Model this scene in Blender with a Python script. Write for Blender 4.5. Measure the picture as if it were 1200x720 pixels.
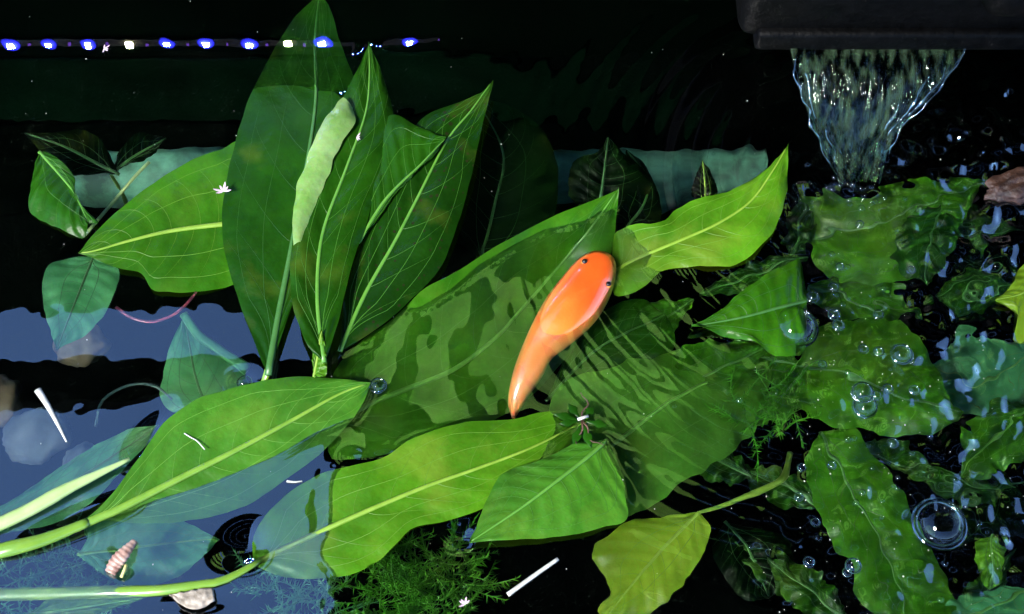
import bpy, bmesh, math, random
import numpy as np
from mathutils import Vector, noise

for o in list(bpy.data.objects):
    bpy.data.objects.remove(o, do_unlink=True)
scene = bpy.context.scene
C = bpy.context.collection
rng = random.Random(7)
nrng = np.random.RandomState(11)

# ------------------------------------------------------------------ camera
PITCH = math.radians(62.0)
DIST = 0.96
HFOV = math.radians(40.0)
TH = math.tan(HFOV / 2)
CAM = np.array([0.0, -DIST * math.cos(PITCH), DIST * math.sin(PITCH)])
cam_data = bpy.data.cameras.new('camera')
cam_data.sensor_fit = 'HORIZONTAL'
cam_data.angle = HFOV
cam_data.clip_start = 0.01
cam_data.clip_end = 200
cam = bpy.data.objects.new('camera', cam_data)
C.objects.link(cam)
cam.location = CAM
cam.rotation_euler = (math.pi / 2 - PITCH, 0, 0)
scene.camera = cam

# ------------------------------------------------------------------ sky, sun, exposure
SUN_EL, SUN_AZ = math.radians(44), math.radians(225)      # azimuth clockwise from +y: behind the camera, to the left
world = bpy.data.worlds.new('World')
scene.world = world
world.use_nodes = True
wn = world.node_tree
sky = wn.nodes.new('ShaderNodeTexSky')
sky.sky_type = 'NISHITA'
sky.sun_disc = False
sky.sun_elevation = SUN_EL
sky.sun_rotation = SUN_AZ
sky.dust_density = 0.1
sky.ozone_density = 7.0
sky.altitude = 2500
bg = wn.nodes['Background']
wn.links.new(sky.outputs[0], bg.inputs[0])
bg.inputs[1].default_value = 0.15
sd = bpy.data.lights.new('sun', 'SUN')
sd.energy = 3.0
sd.angle = math.radians(14)
sd.color = (1.0, 0.97, 0.90)
sun = bpy.data.objects.new('sun', sd)
C.objects.link(sun)
sv = Vector((math.sin(SUN_AZ) * math.cos(SUN_EL), math.cos(SUN_AZ) * math.cos(SUN_EL), math.sin(SUN_EL)))
sun.rotation_euler = sv.to_track_quat('Z', 'Y').to_euler()
sun.location = sv * 5
vs = scene.view_settings
scene.display_settings.display_device = 'sRGB'
vs.view_transform = 'Standard'
vs.look = 'None'
vs.exposure = 1.95
vs.gamma = 1
vs.use_curve_mapping = False
cy = scene.cycles
cy.max_bounces = 14
cy.diffuse_bounces = 3
cy.glossy_bounces = 5
cy.transmission_bounces = 10
cy.transparent_max_bounces = 24
cy.caustics_refractive = True
cy.caustics_reflective = False
cy.blur_glossy = 0.5
cy.sample_clamp_indirect = 25.0
cy.use_denoising = True

# ------------------------------------------------------------------ placing helpers
WATER_N = 1.19
FWD = np.array([0, math.cos(PITCH), -math.sin(PITCH)])
UPV = np.array([0, math.sin(PITCH), math.cos(PITCH)])
RGT = np.array([1.0, 0, 0])


def ray(px, py):
    d = FWD + RGT * ((px - 600) / 600 * TH) + UPV * ((360 - py) / 600 * TH)
    return d / np.linalg.norm(d)


def P(px, py, z=0.0):
    """world point seen at photo position (px, py) that lies at height z (below 0: seen through the water)"""
    d = ray(px, py)
    if z >= 0:
        return CAM + d * ((z - CAM[2]) / d[2])
    s = CAM + d * (-CAM[2] / d[2])
    n = WATER_N
    t = d / n
    t[2] = -math.sqrt(1 - t[0] ** 2 - t[1] ** 2)
    return s + t * (z / t[2])


PX = 2 * DIST * TH / 1200                                # metres per photo pixel at the centre


def catmull(pts, n):
    pts = np.asarray(pts, float)
    if len(pts) == 2:
        return pts[0] + (pts[1] - pts[0]) * np.linspace(0, 1, n)[:, None]
    e = np.vstack([2 * pts[0] - pts[1], pts, 2 * pts[-1] - pts[-2]])
    out = []
    for i in range(1, len(e) - 2):
        p0, p1, p2, p3 = e[i - 1], e[i], e[i + 1], e[i + 2]
        for t in np.linspace(0, 1, 16, endpoint=False):
            out.append(0.5 * ((2 * p1) + (p2 - p0) * t + (2 * p0 - 5 * p1 + 4 * p2 - p3) * t * t + (3 * p1 - p0 - 3 * p2 + p3) * t ** 3))
    out.append(pts[-1])
    out = np.array(out)
    s = np.r_[0, np.cumsum(np.linalg.norm(np.diff(out, axis=0), axis=1))]
    q = np.linspace(0, s[-1], n)
    return np.stack([np.interp(q, s, out[:, k]) for k in range(out.shape[1])], 1)


def line(px_pts, n):
    return catmull([P(*p) for p in px_pts], n)


def link(name, verts, faces, mat, parent=None, smooth=True, uv=None, kind=None):
    me = bpy.data.meshes.new(name)
    me.from_pydata([tuple(map(float, v)) for v in verts], [], [tuple(f) for f in faces])
    if smooth:
        me.polygons.foreach_set('use_smooth', [True] * len(me.polygons))
    if uv is not None:
        lay = me.uv_layers.new(name='UVMap')
        vi = np.empty(len(me.loops), np.int32)
        me.loops.foreach_get('vertex_index', vi)
        lay.data.foreach_set('uv', np.asarray(uv, np.float32)[vi].ravel())
    me.update()
    o = bpy.data.objects.new(name, me)
    C.objects.link(o)
    if mat:
        me.materials.append(mat)
    if parent is not None:
        o.parent = parent
    if kind:
        o['kind'] = kind
    return o


def tag(o, label, cat, group=None):
    o['label'] = label
    o['category'] = cat
    if group:
        o['group'] = group
    return o


def empty(name, loc):
    o = bpy.data.objects.new(name, None)
    o.empty_display_size = 0.01
    C.objects.link(o)
    o.location = loc
    return o


def tube_mesh(path, radii, sides=8, flat=1.0, caps=True):
    path = np.asarray(path, float)
    n = len(path)
    if np.isscalar(radii):
        radii = [radii] * n
    V, F = [], []
    up = np.array([0, 0, 1.0])
    for i in range(n):
        t = path[min(i + 1, n - 1)] - path[max(i - 1, 0)]
        t = t / (np.linalg.norm(t) + 1e-12)
        a = np.cross(t, up)
        if np.linalg.norm(a) < 1e-3:
            a = np.array([1.0, 0, 0])
        a /= np.linalg.norm(a)
        b = np.cross(a, t)
        for k in range(sides):
            w = 2 * math.pi * k / sides
            V.append(path[i] + a * math.cos(w) * radii[i] + b * math.sin(w) * radii[i] * flat)
    for i in range(n - 1):
        for k in range(sides):
            k2 = (k + 1) % sides
            F.append((i * sides + k, i * sides + k2, (i + 1) * sides + k2, (i + 1) * sides + k))
    if caps:
        F.append(tuple(range(sides))[::-1])
        F.append(tuple((n - 1) * sides + k for k in range(sides)))
    return V, F


def join(parts):
    V, F = [], []
    for v, f in parts:
        o = len(V)
        V += list(v)
        F += [tuple(i + o for i in q) for q in f]
    return V, F


# ------------------------------------------------------------------ materials
def mat_new(name):
    m = bpy.data.materials.new(name)
    m.use_nodes = True
    nt = m.node_tree
    nt.nodes.clear()
    out = nt.nodes.new('ShaderNodeOutputMaterial')
    return m, nt, out


def N(nt, kind, **kw):
    n = nt.nodes.new(kind)
    for k, v in kw.items():
        if hasattr(n, k) and not k[0].isupper():
            setattr(n, k, v)
        else:
            n.inputs[k.replace('_', ' ')].default_value = v
    return n


def ramp(nt, fac, stops):
    r = nt.nodes.new('ShaderNodeValToRGB')
    while len(r.color_ramp.elements) < len(stops):
        r.color_ramp.elements.new(0.5)
    for e, (p, c) in zip(r.color_ramp.elements, stops):
        e.position = p
        e.color = (*c, 1) if len(c) == 3 else c
    nt.links.new(fac, r.inputs[0])
    return r


LEAF_K = 0.64


def leaf_mat(name, base, alt, spots=0.0, rough=0.34, trans=0.2, wear=0.12, spec=0.14):
    base, alt = [(c[0] * LEAF_K * 0.80, c[1] * LEAF_K * 1.04, c[2] * LEAF_K) for c in (base, alt)]
    m, nt, out = mat_new(name)
    L = nt.links.new
    tc = N(nt, 'ShaderNodeTexCoord')
    n1 = N(nt, 'ShaderNodeTexNoise', Scale=38.0, Detail=5.0, Roughness=0.6)
    L(tc.outputs['Object'], n1.inputs['Vector'])
    col = ramp(nt, n1.outputs['Fac'], [(0.3, base), (0.72, alt)])
    c = col.outputs[0]
    # fine cell mottling
    n2 = N(nt, 'ShaderNodeTexVoronoi', Scale=520.0)
    L(tc.outputs['Object'], n2.inputs['Vector'])
    mm = N(nt, 'ShaderNodeMix', data_type='RGBA', blend_type='MULTIPLY')
    mm.inputs[0].default_value = 0.28
    L(c, mm.inputs[6])
    L(n2.outputs['Color'], mm.inputs[7])
    hs = N(nt, 'ShaderNodeHueSaturation', Saturation=1.0, Value=1.12)
    L(mm.outputs[2], hs.inputs['Color'])
    g = N(nt, 'ShaderNodeMix', data_type='RGBA')
    g.inputs[0].default_value = 0.35
    L(c, g.inputs[6])
    L(hs.outputs[0], g.inputs[7])
    c = g.outputs[2]
    # broad tone differences over the blade
    n5 = N(nt, 'ShaderNodeTexNoise', Scale=11.0, Detail=2.0)
    L(tc.outputs['Object'], n5.inputs['Vector'])
    r5 = ramp(nt, n5.outputs['Fac'], [(0.3, (0.62, 0.62, 0.62)), (0.7, (1.3, 1.25, 1.1))])
    m5 = N(nt, 'ShaderNodeMix', data_type='RGBA', blend_type='MULTIPLY')
    m5.inputs[0].default_value = 1.0
    L(c, m5.inputs[6])
    L(r5.outputs[0], m5.inputs[7])
    c = m5.outputs[2]
    if spots:
        v = N(nt, 'ShaderNodeTexVoronoi', Scale=150.0)
        L(tc.outputs['Object'], v.inputs['Vector'])
        n3 = N(nt, 'ShaderNodeTexNoise', Scale=30.0)
        L(tc.outputs['Object'], n3.inputs['Vector'])
        ad = N(nt, 'ShaderNodeMath', operation='MULTIPLY')
        L(n3.outputs['Fac'], ad.inputs[0])
        ad.inputs[1].default_value = spots
        lt = N(nt, 'ShaderNodeMath', operation='LESS_THAN')
        L(v.outputs['Distance'], lt.inputs[0])
        L(ad.outputs[0], lt.inputs[1])
        sm = N(nt, 'ShaderNodeMix', data_type='RGBA')
        L(lt.outputs[0], sm.inputs[0])
        L(c, sm.inputs[6])
        sm.inputs[7].default_value = (0.012, 0.018, 0.004, 1)
        c = sm.outputs[2]
    if wear:
        n4 = N(nt, 'ShaderNodeTexNoise', Scale=22.0, Detail=6.0)
        mp = N(nt, 'ShaderNodeMapping')
        mp.inputs['Location'].default_value = (3, 7, 1)
        L(tc.outputs['Object'], mp.inputs[0])
        L(mp.outputs[0], n4.inputs['Vector'])
        rp = ramp(nt, n4.outputs['Fac'], [(0.56, (0, 0, 0)), (0.7, (wear, wear, wear))])
        wm = N(nt, 'ShaderNodeMix', data_type='RGBA')
        L(rp.outputs[0], wm.inputs[0])
        L(c, wm.inputs[6])
        wm.inputs[7].default_value = (0.22, 0.24, 0.03, 1)
        c = wm.outputs[2]
    p = N(nt, 'ShaderNodeBsdfPrincipled', Roughness=rough)
    p.inputs['Specular IOR Level'].default_value = spec
    L(c, p.inputs['Base Color'])
    bn = N(nt, 'ShaderNodeTexNoise', Scale=160.0, Detail=4.0)
    L(tc.outputs['Object'], bn.inputs['Vector'])
    # the blade puckers between its side veins
    sx = N(nt, 'ShaderNodeSeparateXYZ')
    L(tc.outputs['UV'], sx.inputs[0])
    v1 = N(nt, 'ShaderNodeMath', operation='SUBTRACT')
    L(sx.outputs['Y'], v1.inputs[0])
    v1.inputs[1].default_value = 0.5
    v2 = N(nt, 'ShaderNodeMath', operation='ABSOLUTE')
    L(v1.outputs[0], v2.inputs[0])
    v3 = N(nt, 'ShaderNodeMath', operation='MULTIPLY_ADD')
    L(v2.outputs[0], v3.inputs[0])
    v3.inputs[1].default_value = -0.36
    L(sx.outputs['X'], v3.inputs[2])
    v4 = N(nt, 'ShaderNodeMath', operation='MULTIPLY_ADD')
    L(v3.outputs[0], v4.inputs[0])
    v4.inputs[1].default_value = 60.0
    n6 = N(nt, 'ShaderNodeMath', operation='MULTIPLY')
    L(n1.outputs['Fac'], n6.inputs[0])
    n6.inputs[1].default_value = 4.0
    L(n6.outputs[0], v4.inputs[2])
    v5 = N(nt, 'ShaderNodeMath', operation='SINE')
    L(v4.outputs[0], v5.inputs[0])
    v6 = N(nt, 'ShaderNodeMath', operation='MULTIPLY_ADD')
    L(v5.outputs[0], v6.inputs[0])
    v6.inputs[1].default_value = 0.5
    L(bn.outputs['Fac'], v6.inputs[2])
    bp = N(nt, 'ShaderNodeBump', Strength=0.5, Distance=0.0011)
    L(v6.outputs[0], bp.inputs['Height'])
    L(bp.outputs[0], p.inputs['Normal'])
    tr = N(nt, 'ShaderNodeBsdfTranslucent')
    tcol = N(nt, 'ShaderNodeHueSaturation', Hue=0.48, Saturation=1.05, Value=1.2)
    L(c, tcol.inputs['Color'])
    L(tcol.outputs[0], tr.inputs['Color'])
    mx = N(nt, 'ShaderNodeMixShader')
    mx.inputs[0].default_value = trans
    L(p.outputs[0], mx.inputs[1])
    L(tr.outputs[0], mx.inputs[2])
    L(mx.outputs[0], out.inputs['Surface'])
    return m


def plain_mat(name, c1, c2, scale=60, rough=0.5, bump=0.3, dist=0.001, spec=0.4, metallic=0.0, coat=0.0, detail=6.0, lo=0.3, hi=0.7):
    m, nt, out = mat_new(name)
    L = nt.links.new
    tc = N(nt, 'ShaderNodeTexCoord')
    n1 = N(nt, 'ShaderNodeTexNoise', Scale=float(scale), Detail=detail, Roughness=0.62)
    L(tc.outputs['Object'], n1.inputs['Vector'])
    r = ramp(nt, n1.outputs['Fac'], [(lo, c1), (hi, c2)])
    p = N(nt, 'ShaderNodeBsdfPrincipled', Roughness=rough, Metallic=metallic)
    p.inputs['Specular IOR Level'].default_value = spec
    p.inputs['Coat Weight'].default_value = coat
    p.inputs['Coat Roughness'].default_value = 0.05
    L(r.outputs[0], p.inputs['Base Color'])
    if bump:
        b = N(nt, 'ShaderNodeBump', Strength=bump, Distance=dist)
        L(n1.outputs['Fac'], b.inputs['Height'])
        L(b.outputs[0], p.inputs['Normal'])
    L(p.outputs[0], out.inputs['Surface'])
    return m


def emit_mat(name, col, s):
    m, nt, out = mat_new(name)
    e = N(nt, 'ShaderNodeEmission', Strength=s)
    e.inputs[0].default_value = (*col, 1)
    nt.links.new(e.outputs[0], out.inputs['Surface'])
    return m


def water_mat(name, f0=0.165, tint=(0.97, 0.995, 0.985), bump=0.0, bscale=60.0, stretch=(1, 1, 1), milk=0.0):
    m, nt, out = mat_new(name)
    L = nt.links.new
    rf = N(nt, 'ShaderNodeBsdfRefraction', IOR=WATER_N, Roughness=0.0)
    rf.inputs['Color'].default_value = (*tint, 1)
    gl = N(nt, 'ShaderNodeBsdfGlossy', Roughness=0.0)
    gl.inputs['Color'].default_value = (1, 1, 1, 1)
    fr = N(nt, 'ShaderNodeLayerWeight', Blend=0.5)
    f5 = N(nt, 'ShaderNodeMath', operation='POWER')
    L(fr.outputs['Facing'], f5.inputs[0])
    f5.inputs[1].default_value = 4.0
    fg = N(nt, 'ShaderNodeMath', operation='MULTIPLY_ADD', use_clamp=True)
    L(f5.outputs[0], fg.inputs[0])
    fg.inputs[1].default_value = 0.9
    fg.inputs[2].default_value = f0
    mx = N(nt, 'ShaderNodeMixShader')
    L(fg.outputs[0], mx.inputs[0])
    L(rf.outputs[0], mx.inputs[1])
    L(gl.outputs[0], mx.inputs[2])
    if bump:
        tc = N(nt, 'ShaderNodeTexCoord')
        mp = N(nt, 'ShaderNodeMapping')
        mp.inputs['Scale'].default_value = stretch
        L(tc.outputs['Object'], mp.inputs[0])
        n1 = N(nt, 'ShaderNodeTexNoise', Scale=bscale, Detail=3.0)
        L(mp.outputs[0], n1.inputs['Vector'])
        b = N(nt, 'ShaderNodeBump', Strength=bump, Distance=0.004)
        L(n1.outputs['Fac'], b.inputs['Height'])
        for q in (rf, gl, fr):
            L(b.outputs[0], q.inputs['Normal'])
    end = mx.outputs[0]
    if milk:
        tc = N(nt, 'ShaderNodeTexCoord')
        mp = N(nt, 'ShaderNodeMapping')
        mp.inputs['Scale'].default_value = stretch
        L(tc.outputs['Object'], mp.inputs[0])
        n2 = N(nt, 'ShaderNodeTexNoise', Scale=bscale * 1.3, Detail=5.0)
        L(mp.outputs[0], n2.inputs['Vector'])
        r = ramp(nt, n2.outputs['Fac'], [(0.46, (0, 0, 0)), (0.8, (milk, milk, milk))])
        df = N(nt, 'ShaderNodeBsdfDiffuse')
        df.inputs[0].default_value = (0.10, 0.16, 0.085, 1)
        m2 = N(nt, 'ShaderNodeMixShader')
        L(r.outputs[0], m2.inputs[0])
        L(end, m2.inputs[1])
        L(df.outputs[0], m2.inputs[2])
        end = m2.outputs[0]
    L(end, out.inputs['Surface'])
    return m


def film_mat(name, lo=0.05, hi=0.6, power=3.0):
    """the thin wall of an air bubble: clear face on, mirror-like towards the rim"""
    m, nt, out = mat_new(name)
    L = nt.links.new
    tr = N(nt, 'ShaderNodeBsdfTransparent')
    gl = N(nt, 'ShaderNodeBsdfGlossy', Roughness=0.02)
    lw = N(nt, 'ShaderNodeLayerWeight', Blend=0.5)
    rr_ = ramp(nt, lw.outputs['Facing'], [(0.45, (0.97, 0.99, 0.98)), (0.72, (0.55, 0.6, 0.56)), (0.9, (0.04, 0.05, 0.05))])  # film colour darkened towards the rim to draw the bubble's dark edge
    L(rr_.outputs[0], tr.inputs[0])
    pw = N(nt, 'ShaderNodeMath', operation='POWER')
    L(lw.outputs['Facing'], pw.inputs[0])
    pw.inputs[1].default_value = power
    mr = N(nt, 'ShaderNodeMapRange')
    L(pw.outputs[0], mr.inputs[0])
    mr.inputs[3].default_value = lo
    mr.inputs[4].default_value = hi
    mx = N(nt, 'ShaderNodeMixShader')
    L(mr.outputs[0], mx.inputs[0])
    L(tr.outputs[0], mx.inputs[1])
    L(gl.outputs[0], mx.inputs[2])
    L(mx.outputs[0], out.inputs['Surface'])
    return m


M = {}
M['leaf'] = leaf_mat('leaf_green', (0.012, 0.064, 0.002), (0.026, 0.108, 0.004))
M['mid'] = leaf_mat('leaf_mid_green', (0.030, 0.135, 0.004), (0.065, 0.195, 0.007), wear=0.07)
M['deep'] = leaf_mat('leaf_deep_green', (0.010, 0.060, 0.002), (0.022, 0.096, 0.004))  # green darkened to carry the shade over the upper leaves
M['spotted'] = leaf_mat('leaf_spotted_green', (0.006, 0.034, 0.0015), (0.013, 0.060, 0.0025), spots=0.34)  # upper leaf shade put into this darker green too; the spots are its own
M['bright'] = leaf_mat('leaf_bright_green', (0.075, 0.215, 0.006), (0.135, 0.300, 0.012), wear=0.25)
M['fresh'] = leaf_mat('leaf_fresh_green', (0.062, 0.200, 0.014), (0.110, 0.275, 0.024))
M['yellow'] = leaf_mat('leaf_yellow_green', (0.20, 0.30, 0.012), (0.30, 0.39, 0.026), wear=0.4)
M['pale'] = leaf_mat('leaf_pale_underside', (0.26, 0.44, 0.08), (0.48, 0.58, 0.24), rough=0.18, wear=0.3, spec=0.5)
M['dark'] = leaf_mat('leaf_dark_silhouette', (0.0015, 0.007, 0.001), (0.004, 0.015, 0.002), spec=0.04, wear=0.03)  # shade of silhouetted and deep leaves put into the base colour
M['teal'] = leaf_mat('leaf_blue_green', (0.060, 0.240, 0.085), (0.115, 0.340, 0.130))
M['vein'] = plain_mat('vein_light_green', (0.055, 0.17, 0.018), (0.085, 0.23, 0.026), 90, 0.4, 0)
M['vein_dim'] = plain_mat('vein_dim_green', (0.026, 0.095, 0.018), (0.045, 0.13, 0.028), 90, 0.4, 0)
M['vein_yellow'] = plain_mat('vein_yellow_green', (0.12, 0.22, 0.016), (0.18, 0.29, 0.03), 90, 0.4, 0)
M['fine_vein'] = plain_mat('fine_vein_green', (0.026, 0.105, 0.006), (0.042, 0.14, 0.010), 90, 0.4, 0)
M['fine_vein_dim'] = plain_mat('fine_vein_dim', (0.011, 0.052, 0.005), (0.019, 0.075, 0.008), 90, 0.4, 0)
M['fine_vein_yellow'] = plain_mat('fine_vein_yellow', (0.060, 0.150, 0.008), (0.085, 0.185, 0.012), 90, 0.4, 0)
M['fine_stem'] = plain_mat('fine_vein_fresh', (0.070, 0.19, 0.016), (0.095, 0.23, 0.022), 90, 0.4, 0)
M['stem'] = plain_mat('stem_green', (0.10, 0.21, 0.018), (0.16, 0.28, 0.03), 70, 0.3, 0.2, coat=0.4)
M['stem_pale'] = plain_mat('stem_pale_green', (0.26, 0.38, 0.12), (0.34, 0.46, 0.18), 70, 0.3, 0.2, coat=0.4)
M['water'] = water_mat('pond_water')
M['film'] = film_mat('bubble_film')
M['drop'] = water_mat('droplet_water', 0.14)

# ------------------------------------------------------------------ the setting
WALL_Y, WALL_TOP = 0.42, 0.80


def box(x0, x1, y0, y1, z0, z1, bev=0.0):
    bm = bmesh.new()
    bmesh.ops.create_cube(bm, size=1)
    for v in bm.verts:
        v.co = Vector(((x0 + x1) / 2 + v.co.x * (x1 - x0), (y0 + y1) / 2 + v.co.y * (y1 - y0), (z0 + z1) / 2 + v.co.z * (z1 - z0)))
    if bev:
        bmesh.ops.bevel(bm, geom=list(bm.edges), offset=bev, segments=3, affect='EDGES', profile=0.5)
    bm.verts.index_update()
    V = [v.co[:] for v in bm.verts]
    F = [[v.index for v in f.verts] for f in bm.faces]
    bm.free()
    return V, F


mud = plain_mat('pond_mud', (0.0002, 0.0004, 0.0003), (0.0012, 0.0016, 0.0012), 14, 0.95, 0.6, 0.01, spec=0.0)
liner = plain_mat('black_liner', (0.0003, 0.0005, 0.0004), (0.001, 0.0014, 0.0012), 9, 0.9, 0.3, 0.004, spec=0.0)
nx, ny = 70, 50
gx = np.linspace(-1.1, 1.1, nx)
gy = np.linspace(-0.95, WALL_Y, ny)
V = [(x, y, -0.34 + 0.03 * noise.noise(Vector((x * 5, y * 5, 0)))) for y in gy for x in gx]
F = [(j * nx + i, j * nx + i + 1, (j + 1) * nx + i + 1, (j + 1) * nx + i) for j in range(ny - 1) for i in range(nx - 1)]
link('pond_floor', V, F, mud, kind='structure')
for nm, b in (('wall_left', (-1.16, -1.1, -0.95, WALL_Y, -0.4, 0.06)), ('wall_right', (1.1, 1.16, -0.95, WALL_Y, -0.4, 0.06)), ('wall_front', (-1.16, 1.16, -1.01, -0.95, -0.4, 0.06))):
    v, f = box(*b)
    link(nm, v, f, liner, smooth=False, kind='structure')
# ground outside the pond
gm = plain_mat('paving_grey', (0.10, 0.10, 0.09), (0.18, 0.17, 0.16), 6, 0.9, 0.3, 0.01)
v, f = [], []
for (x0, x1, y0, y1) in ((-40, -1.16, -40, 40), (1.16, 40, -40, 40), (-1.16, 1.16, -40, -1.01), (-1.16, 1.16, WALL_Y + 0.05, 40)):
    k = len(v)
    v += [(x0, y0, 0.0), (x1, y0, 0.0), (x1, y1, 0.0), (x0, y1, 0.0)]
    f.append((k, k + 1, k + 2, k + 3))
link('ground', v, f, gm, smooth=False, kind='structure')
# back wall: dark boards behind the pond, their reflection darkens the far water
bw = empty('back_wall', (0, WALL_Y, 0))
tag(bw, 'dark back wall of the pond carrying the blue lights', 'wall')
wmat = plain_mat('dark_wall', (0.0002, 0.0005, 0.0003), (0.0010, 0.0030, 0.0014), 5, 0.9, 0.2, 0.004, spec=0.0)
zz = [-0.4, 0.07, 0.265, 0.375, 0.56, WALL_TOP]
green_m = plain_mat('greenish_wall', (0.0002, 0.0018, 0.0006), (0.0022, 0.0150, 0.0050), 7, 0.9, 0.2, 0.004, spec=0.0)  # greener board, mirrored as a green band in the far water
for a, b_ in zip(zz[:-1], zz[1:]):
    v, f = box(-1.16, 1.16, 0.0, 0.05, a + 0.002, b_ - 0.002, 0.003)
    link('board', v, f, green_m if abs(b_ - 0.375) < .01 else wmat, bw, smooth=False)
# a pale ledge against the wall under water
lm = plain_mat('pale_stained_ledge', (0.010, 0.045, 0.026), (0.085, 0.26, 0.15), 22, 0.7, 0.4, 0.004, lo=0.38, hi=0.62)
V, F = [], []
lx = np.linspace(P(48, 200, -0.16)[0], P(900, 200, -0.16)[0], 90)
y0, y1 = P(600, 226, -0.16)[1], P(600, 158, -0.16)[1]
for x in lx:
    a_ = y0 + 0.012 * noise.noise(Vector((x * 14, 0, 0))) + 0.006 * noise.noise(Vector((x * 40, 3, 0)))
    b_ = y1 + 0.010 * noise.noise(Vector((x * 11, 8, 0))) + 0.005 * noise.noise(Vector((x * 45, 5, 0)))
    for k in range(9):
        t = k / 8
        V.append((x, a_ + (b_ - a_) * t, -0.16 - 0.03 * abs(2 * t - 1) ** 3 + 0.0015 * noise.noise(Vector((x * 20, t * 3, 1)))))
for i in range(89):
    for k in range(8):
        F.append((i * 9 + k, (i + 1) * 9 + k, (i + 1) * 9 + k + 1, i * 9 + k + 1))
lg = link('ledge', V, F, lm, kind='structure')
lg.modifiers.new('thickness', 'SOLIDIFY').thickness = 0.02
# dark pieces overhead, out of view, shaped for their reflections in the water
cm = plain_mat('dark_overhead', (0.001, 0.0012, 0.0012), (0.003, 0.0035, 0.0035), 8, 0.9, spec=0.0)
v, f = box(-0.9, 0.05, 0.47, 0.545, 1.2, 1.25, 0.004)
tag(link('overhead_beam', v, f, cm, smooth=False), 'dark beam overhead mirrored as a black band in the left water', 'beam')


def mirror(px, py, h):
    """the point at height h that still water shows mirrored at (px, py)"""
    d = ray(px, py)
    w = P(px, py, 0)
    return w + np.array([d[0], d[1], -d[2]]) * (-h / d[2])


cn = empty('added_canopy', mirror(700, 600, 0.97))  # added out of view, laid out for the dark it mirrors in the water
tag(cn, 'added unseen dark boards and pale strips mirrored in the right side of the pond', 'added_canopy')
cb = np.array(cn.location)
x_a, x_b, y_a, y_b, y_c = mirror(395, 620, .97)[0], mirror(800, 430, .97)[0], mirror(600, 745, .97)[1], mirror(600, 585, .97)[1], mirror(600, 330, .97)[1]
v, f = box(x_a, 1.3, y_a, y_b, 0.97, 1.0, 0.004)
link('panel', np.array(v) - cb, f, cm, cn, smooth=False)
yy = -1.15  # boards reach forward over the viewer to keep sky out of the ripples
while yy < 1.4:
    w = 0.15 + 0.05 * math.sin(yy * 31)
    v, f = box(x_b if yy > -0.06 else -0.38, 1.3, yy, yy + w, 1.012, 1.03, 0.003)
    link('board', np.array(v) - cb, f, cm, cn, smooth=False)
    yy += w + 0.010
strip_m = leaf_mat('added_strip_green', (0.17, 0.33, 0.07), (0.29, 0.44, 0.13), trans=0.6, spec=0.05)  # unseen pale strips added for the milky patches mirrored on the water
sr = random.Random(3)
xx = x_a + 0.02
while xx < x_b:
    w = sr.uniform(0.05, 0.09)
    V = [(xx + w * i / 4, y_b + (y_c - y_b) * k / 12, 0.985 + 0.006 * math.sin(k * .6 + xx * 40) - 0.004 * math.sin(math.pi * i / 4)) for i in range(5) for k in range(13)]
    F = [(i * 13 + k, (i + 1) * 13 + k, (i + 1) * 13 + k + 1, i * 13 + k + 1) for i in range(4) for k in range(12)]
    link('added_strip', np.array(V) - cb, F, strip_m, cn)
    xx += w + sr.uniform(0.03, 0.06)
v, f = box(mirror(355, 600, 1.6)[0], mirror(830, 430, 1.6)[0], mirror(600, 640, 1.6)[1], mirror(600, 300, 1.6)[1], 1.6, 1.62, 0.002)
link('panel', np.array(v) - cb, f, cm, cn, smooth=False)  # added sheet above the strips, keeps their mirrored gaps dark

# ------------------------------------------------------------------ water surface
IMP = P(1003, 205)                                        # where the stream lands


def gauss(x, y, c, sx, sy, ang=0.0):
    dx, dy = x - c[0], y - c[1]
    ca, sa = math.cos(ang), math.sin(ang)
    u, w = dx * ca + dy * sa, -dx * sa + dy * ca
    return np.exp(-(u / sx) ** 2 - (w / sy) ** 2)


WAVES = []
for k in range(46):
    lam = 0.010 * (0.042 / 0.010) ** nrng.rand()
    th = nrng.rand() * 2 * math.pi
    WAVES.append((lam, th, nrng.rand() * 6.28, 0.55 + 0.9 * nrng.rand()))


SWELL = [(0.085 * (0.2 / 0.085) ** nrng.rand(), nrng.rand() * 6.28, nrng.rand() * 6.28) for _ in range(14)]


def smooth01(t):
    t = np.clip(t, 0, 1)
    return t * t * (3 - 2 * t)


DIMPLES = [  # px, py, radius x px, radius y px, depth mm, angle
    (287, 641, 24, 20, -6.5, 0.4), (100, 606, 62, 12, -7.0, 0.42), (172, 514, 12, 26, -6.0, -0.5),
    (286, 447, 15, 12, -2.2, 0.0), (452, 535, 26, 8, -2.0, 0.2), (540, 628, 13, 13, -2.2, 0.0),
    (145, 656, 20, 22, -1.8, 0.5), (236, 703, 38, 14, -1.6, 0.1), (680, 497, 30, 22, -1.0, 0.0),
    (412, 535, 10, 8, -1.0, 0.0), (1102, 613, 36, 36, -2.5, 0.0), (932, 385, 30, 30, -2.0, 0.0), (462, 610, 22, 7, 1.3, 0.5),
]


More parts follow.
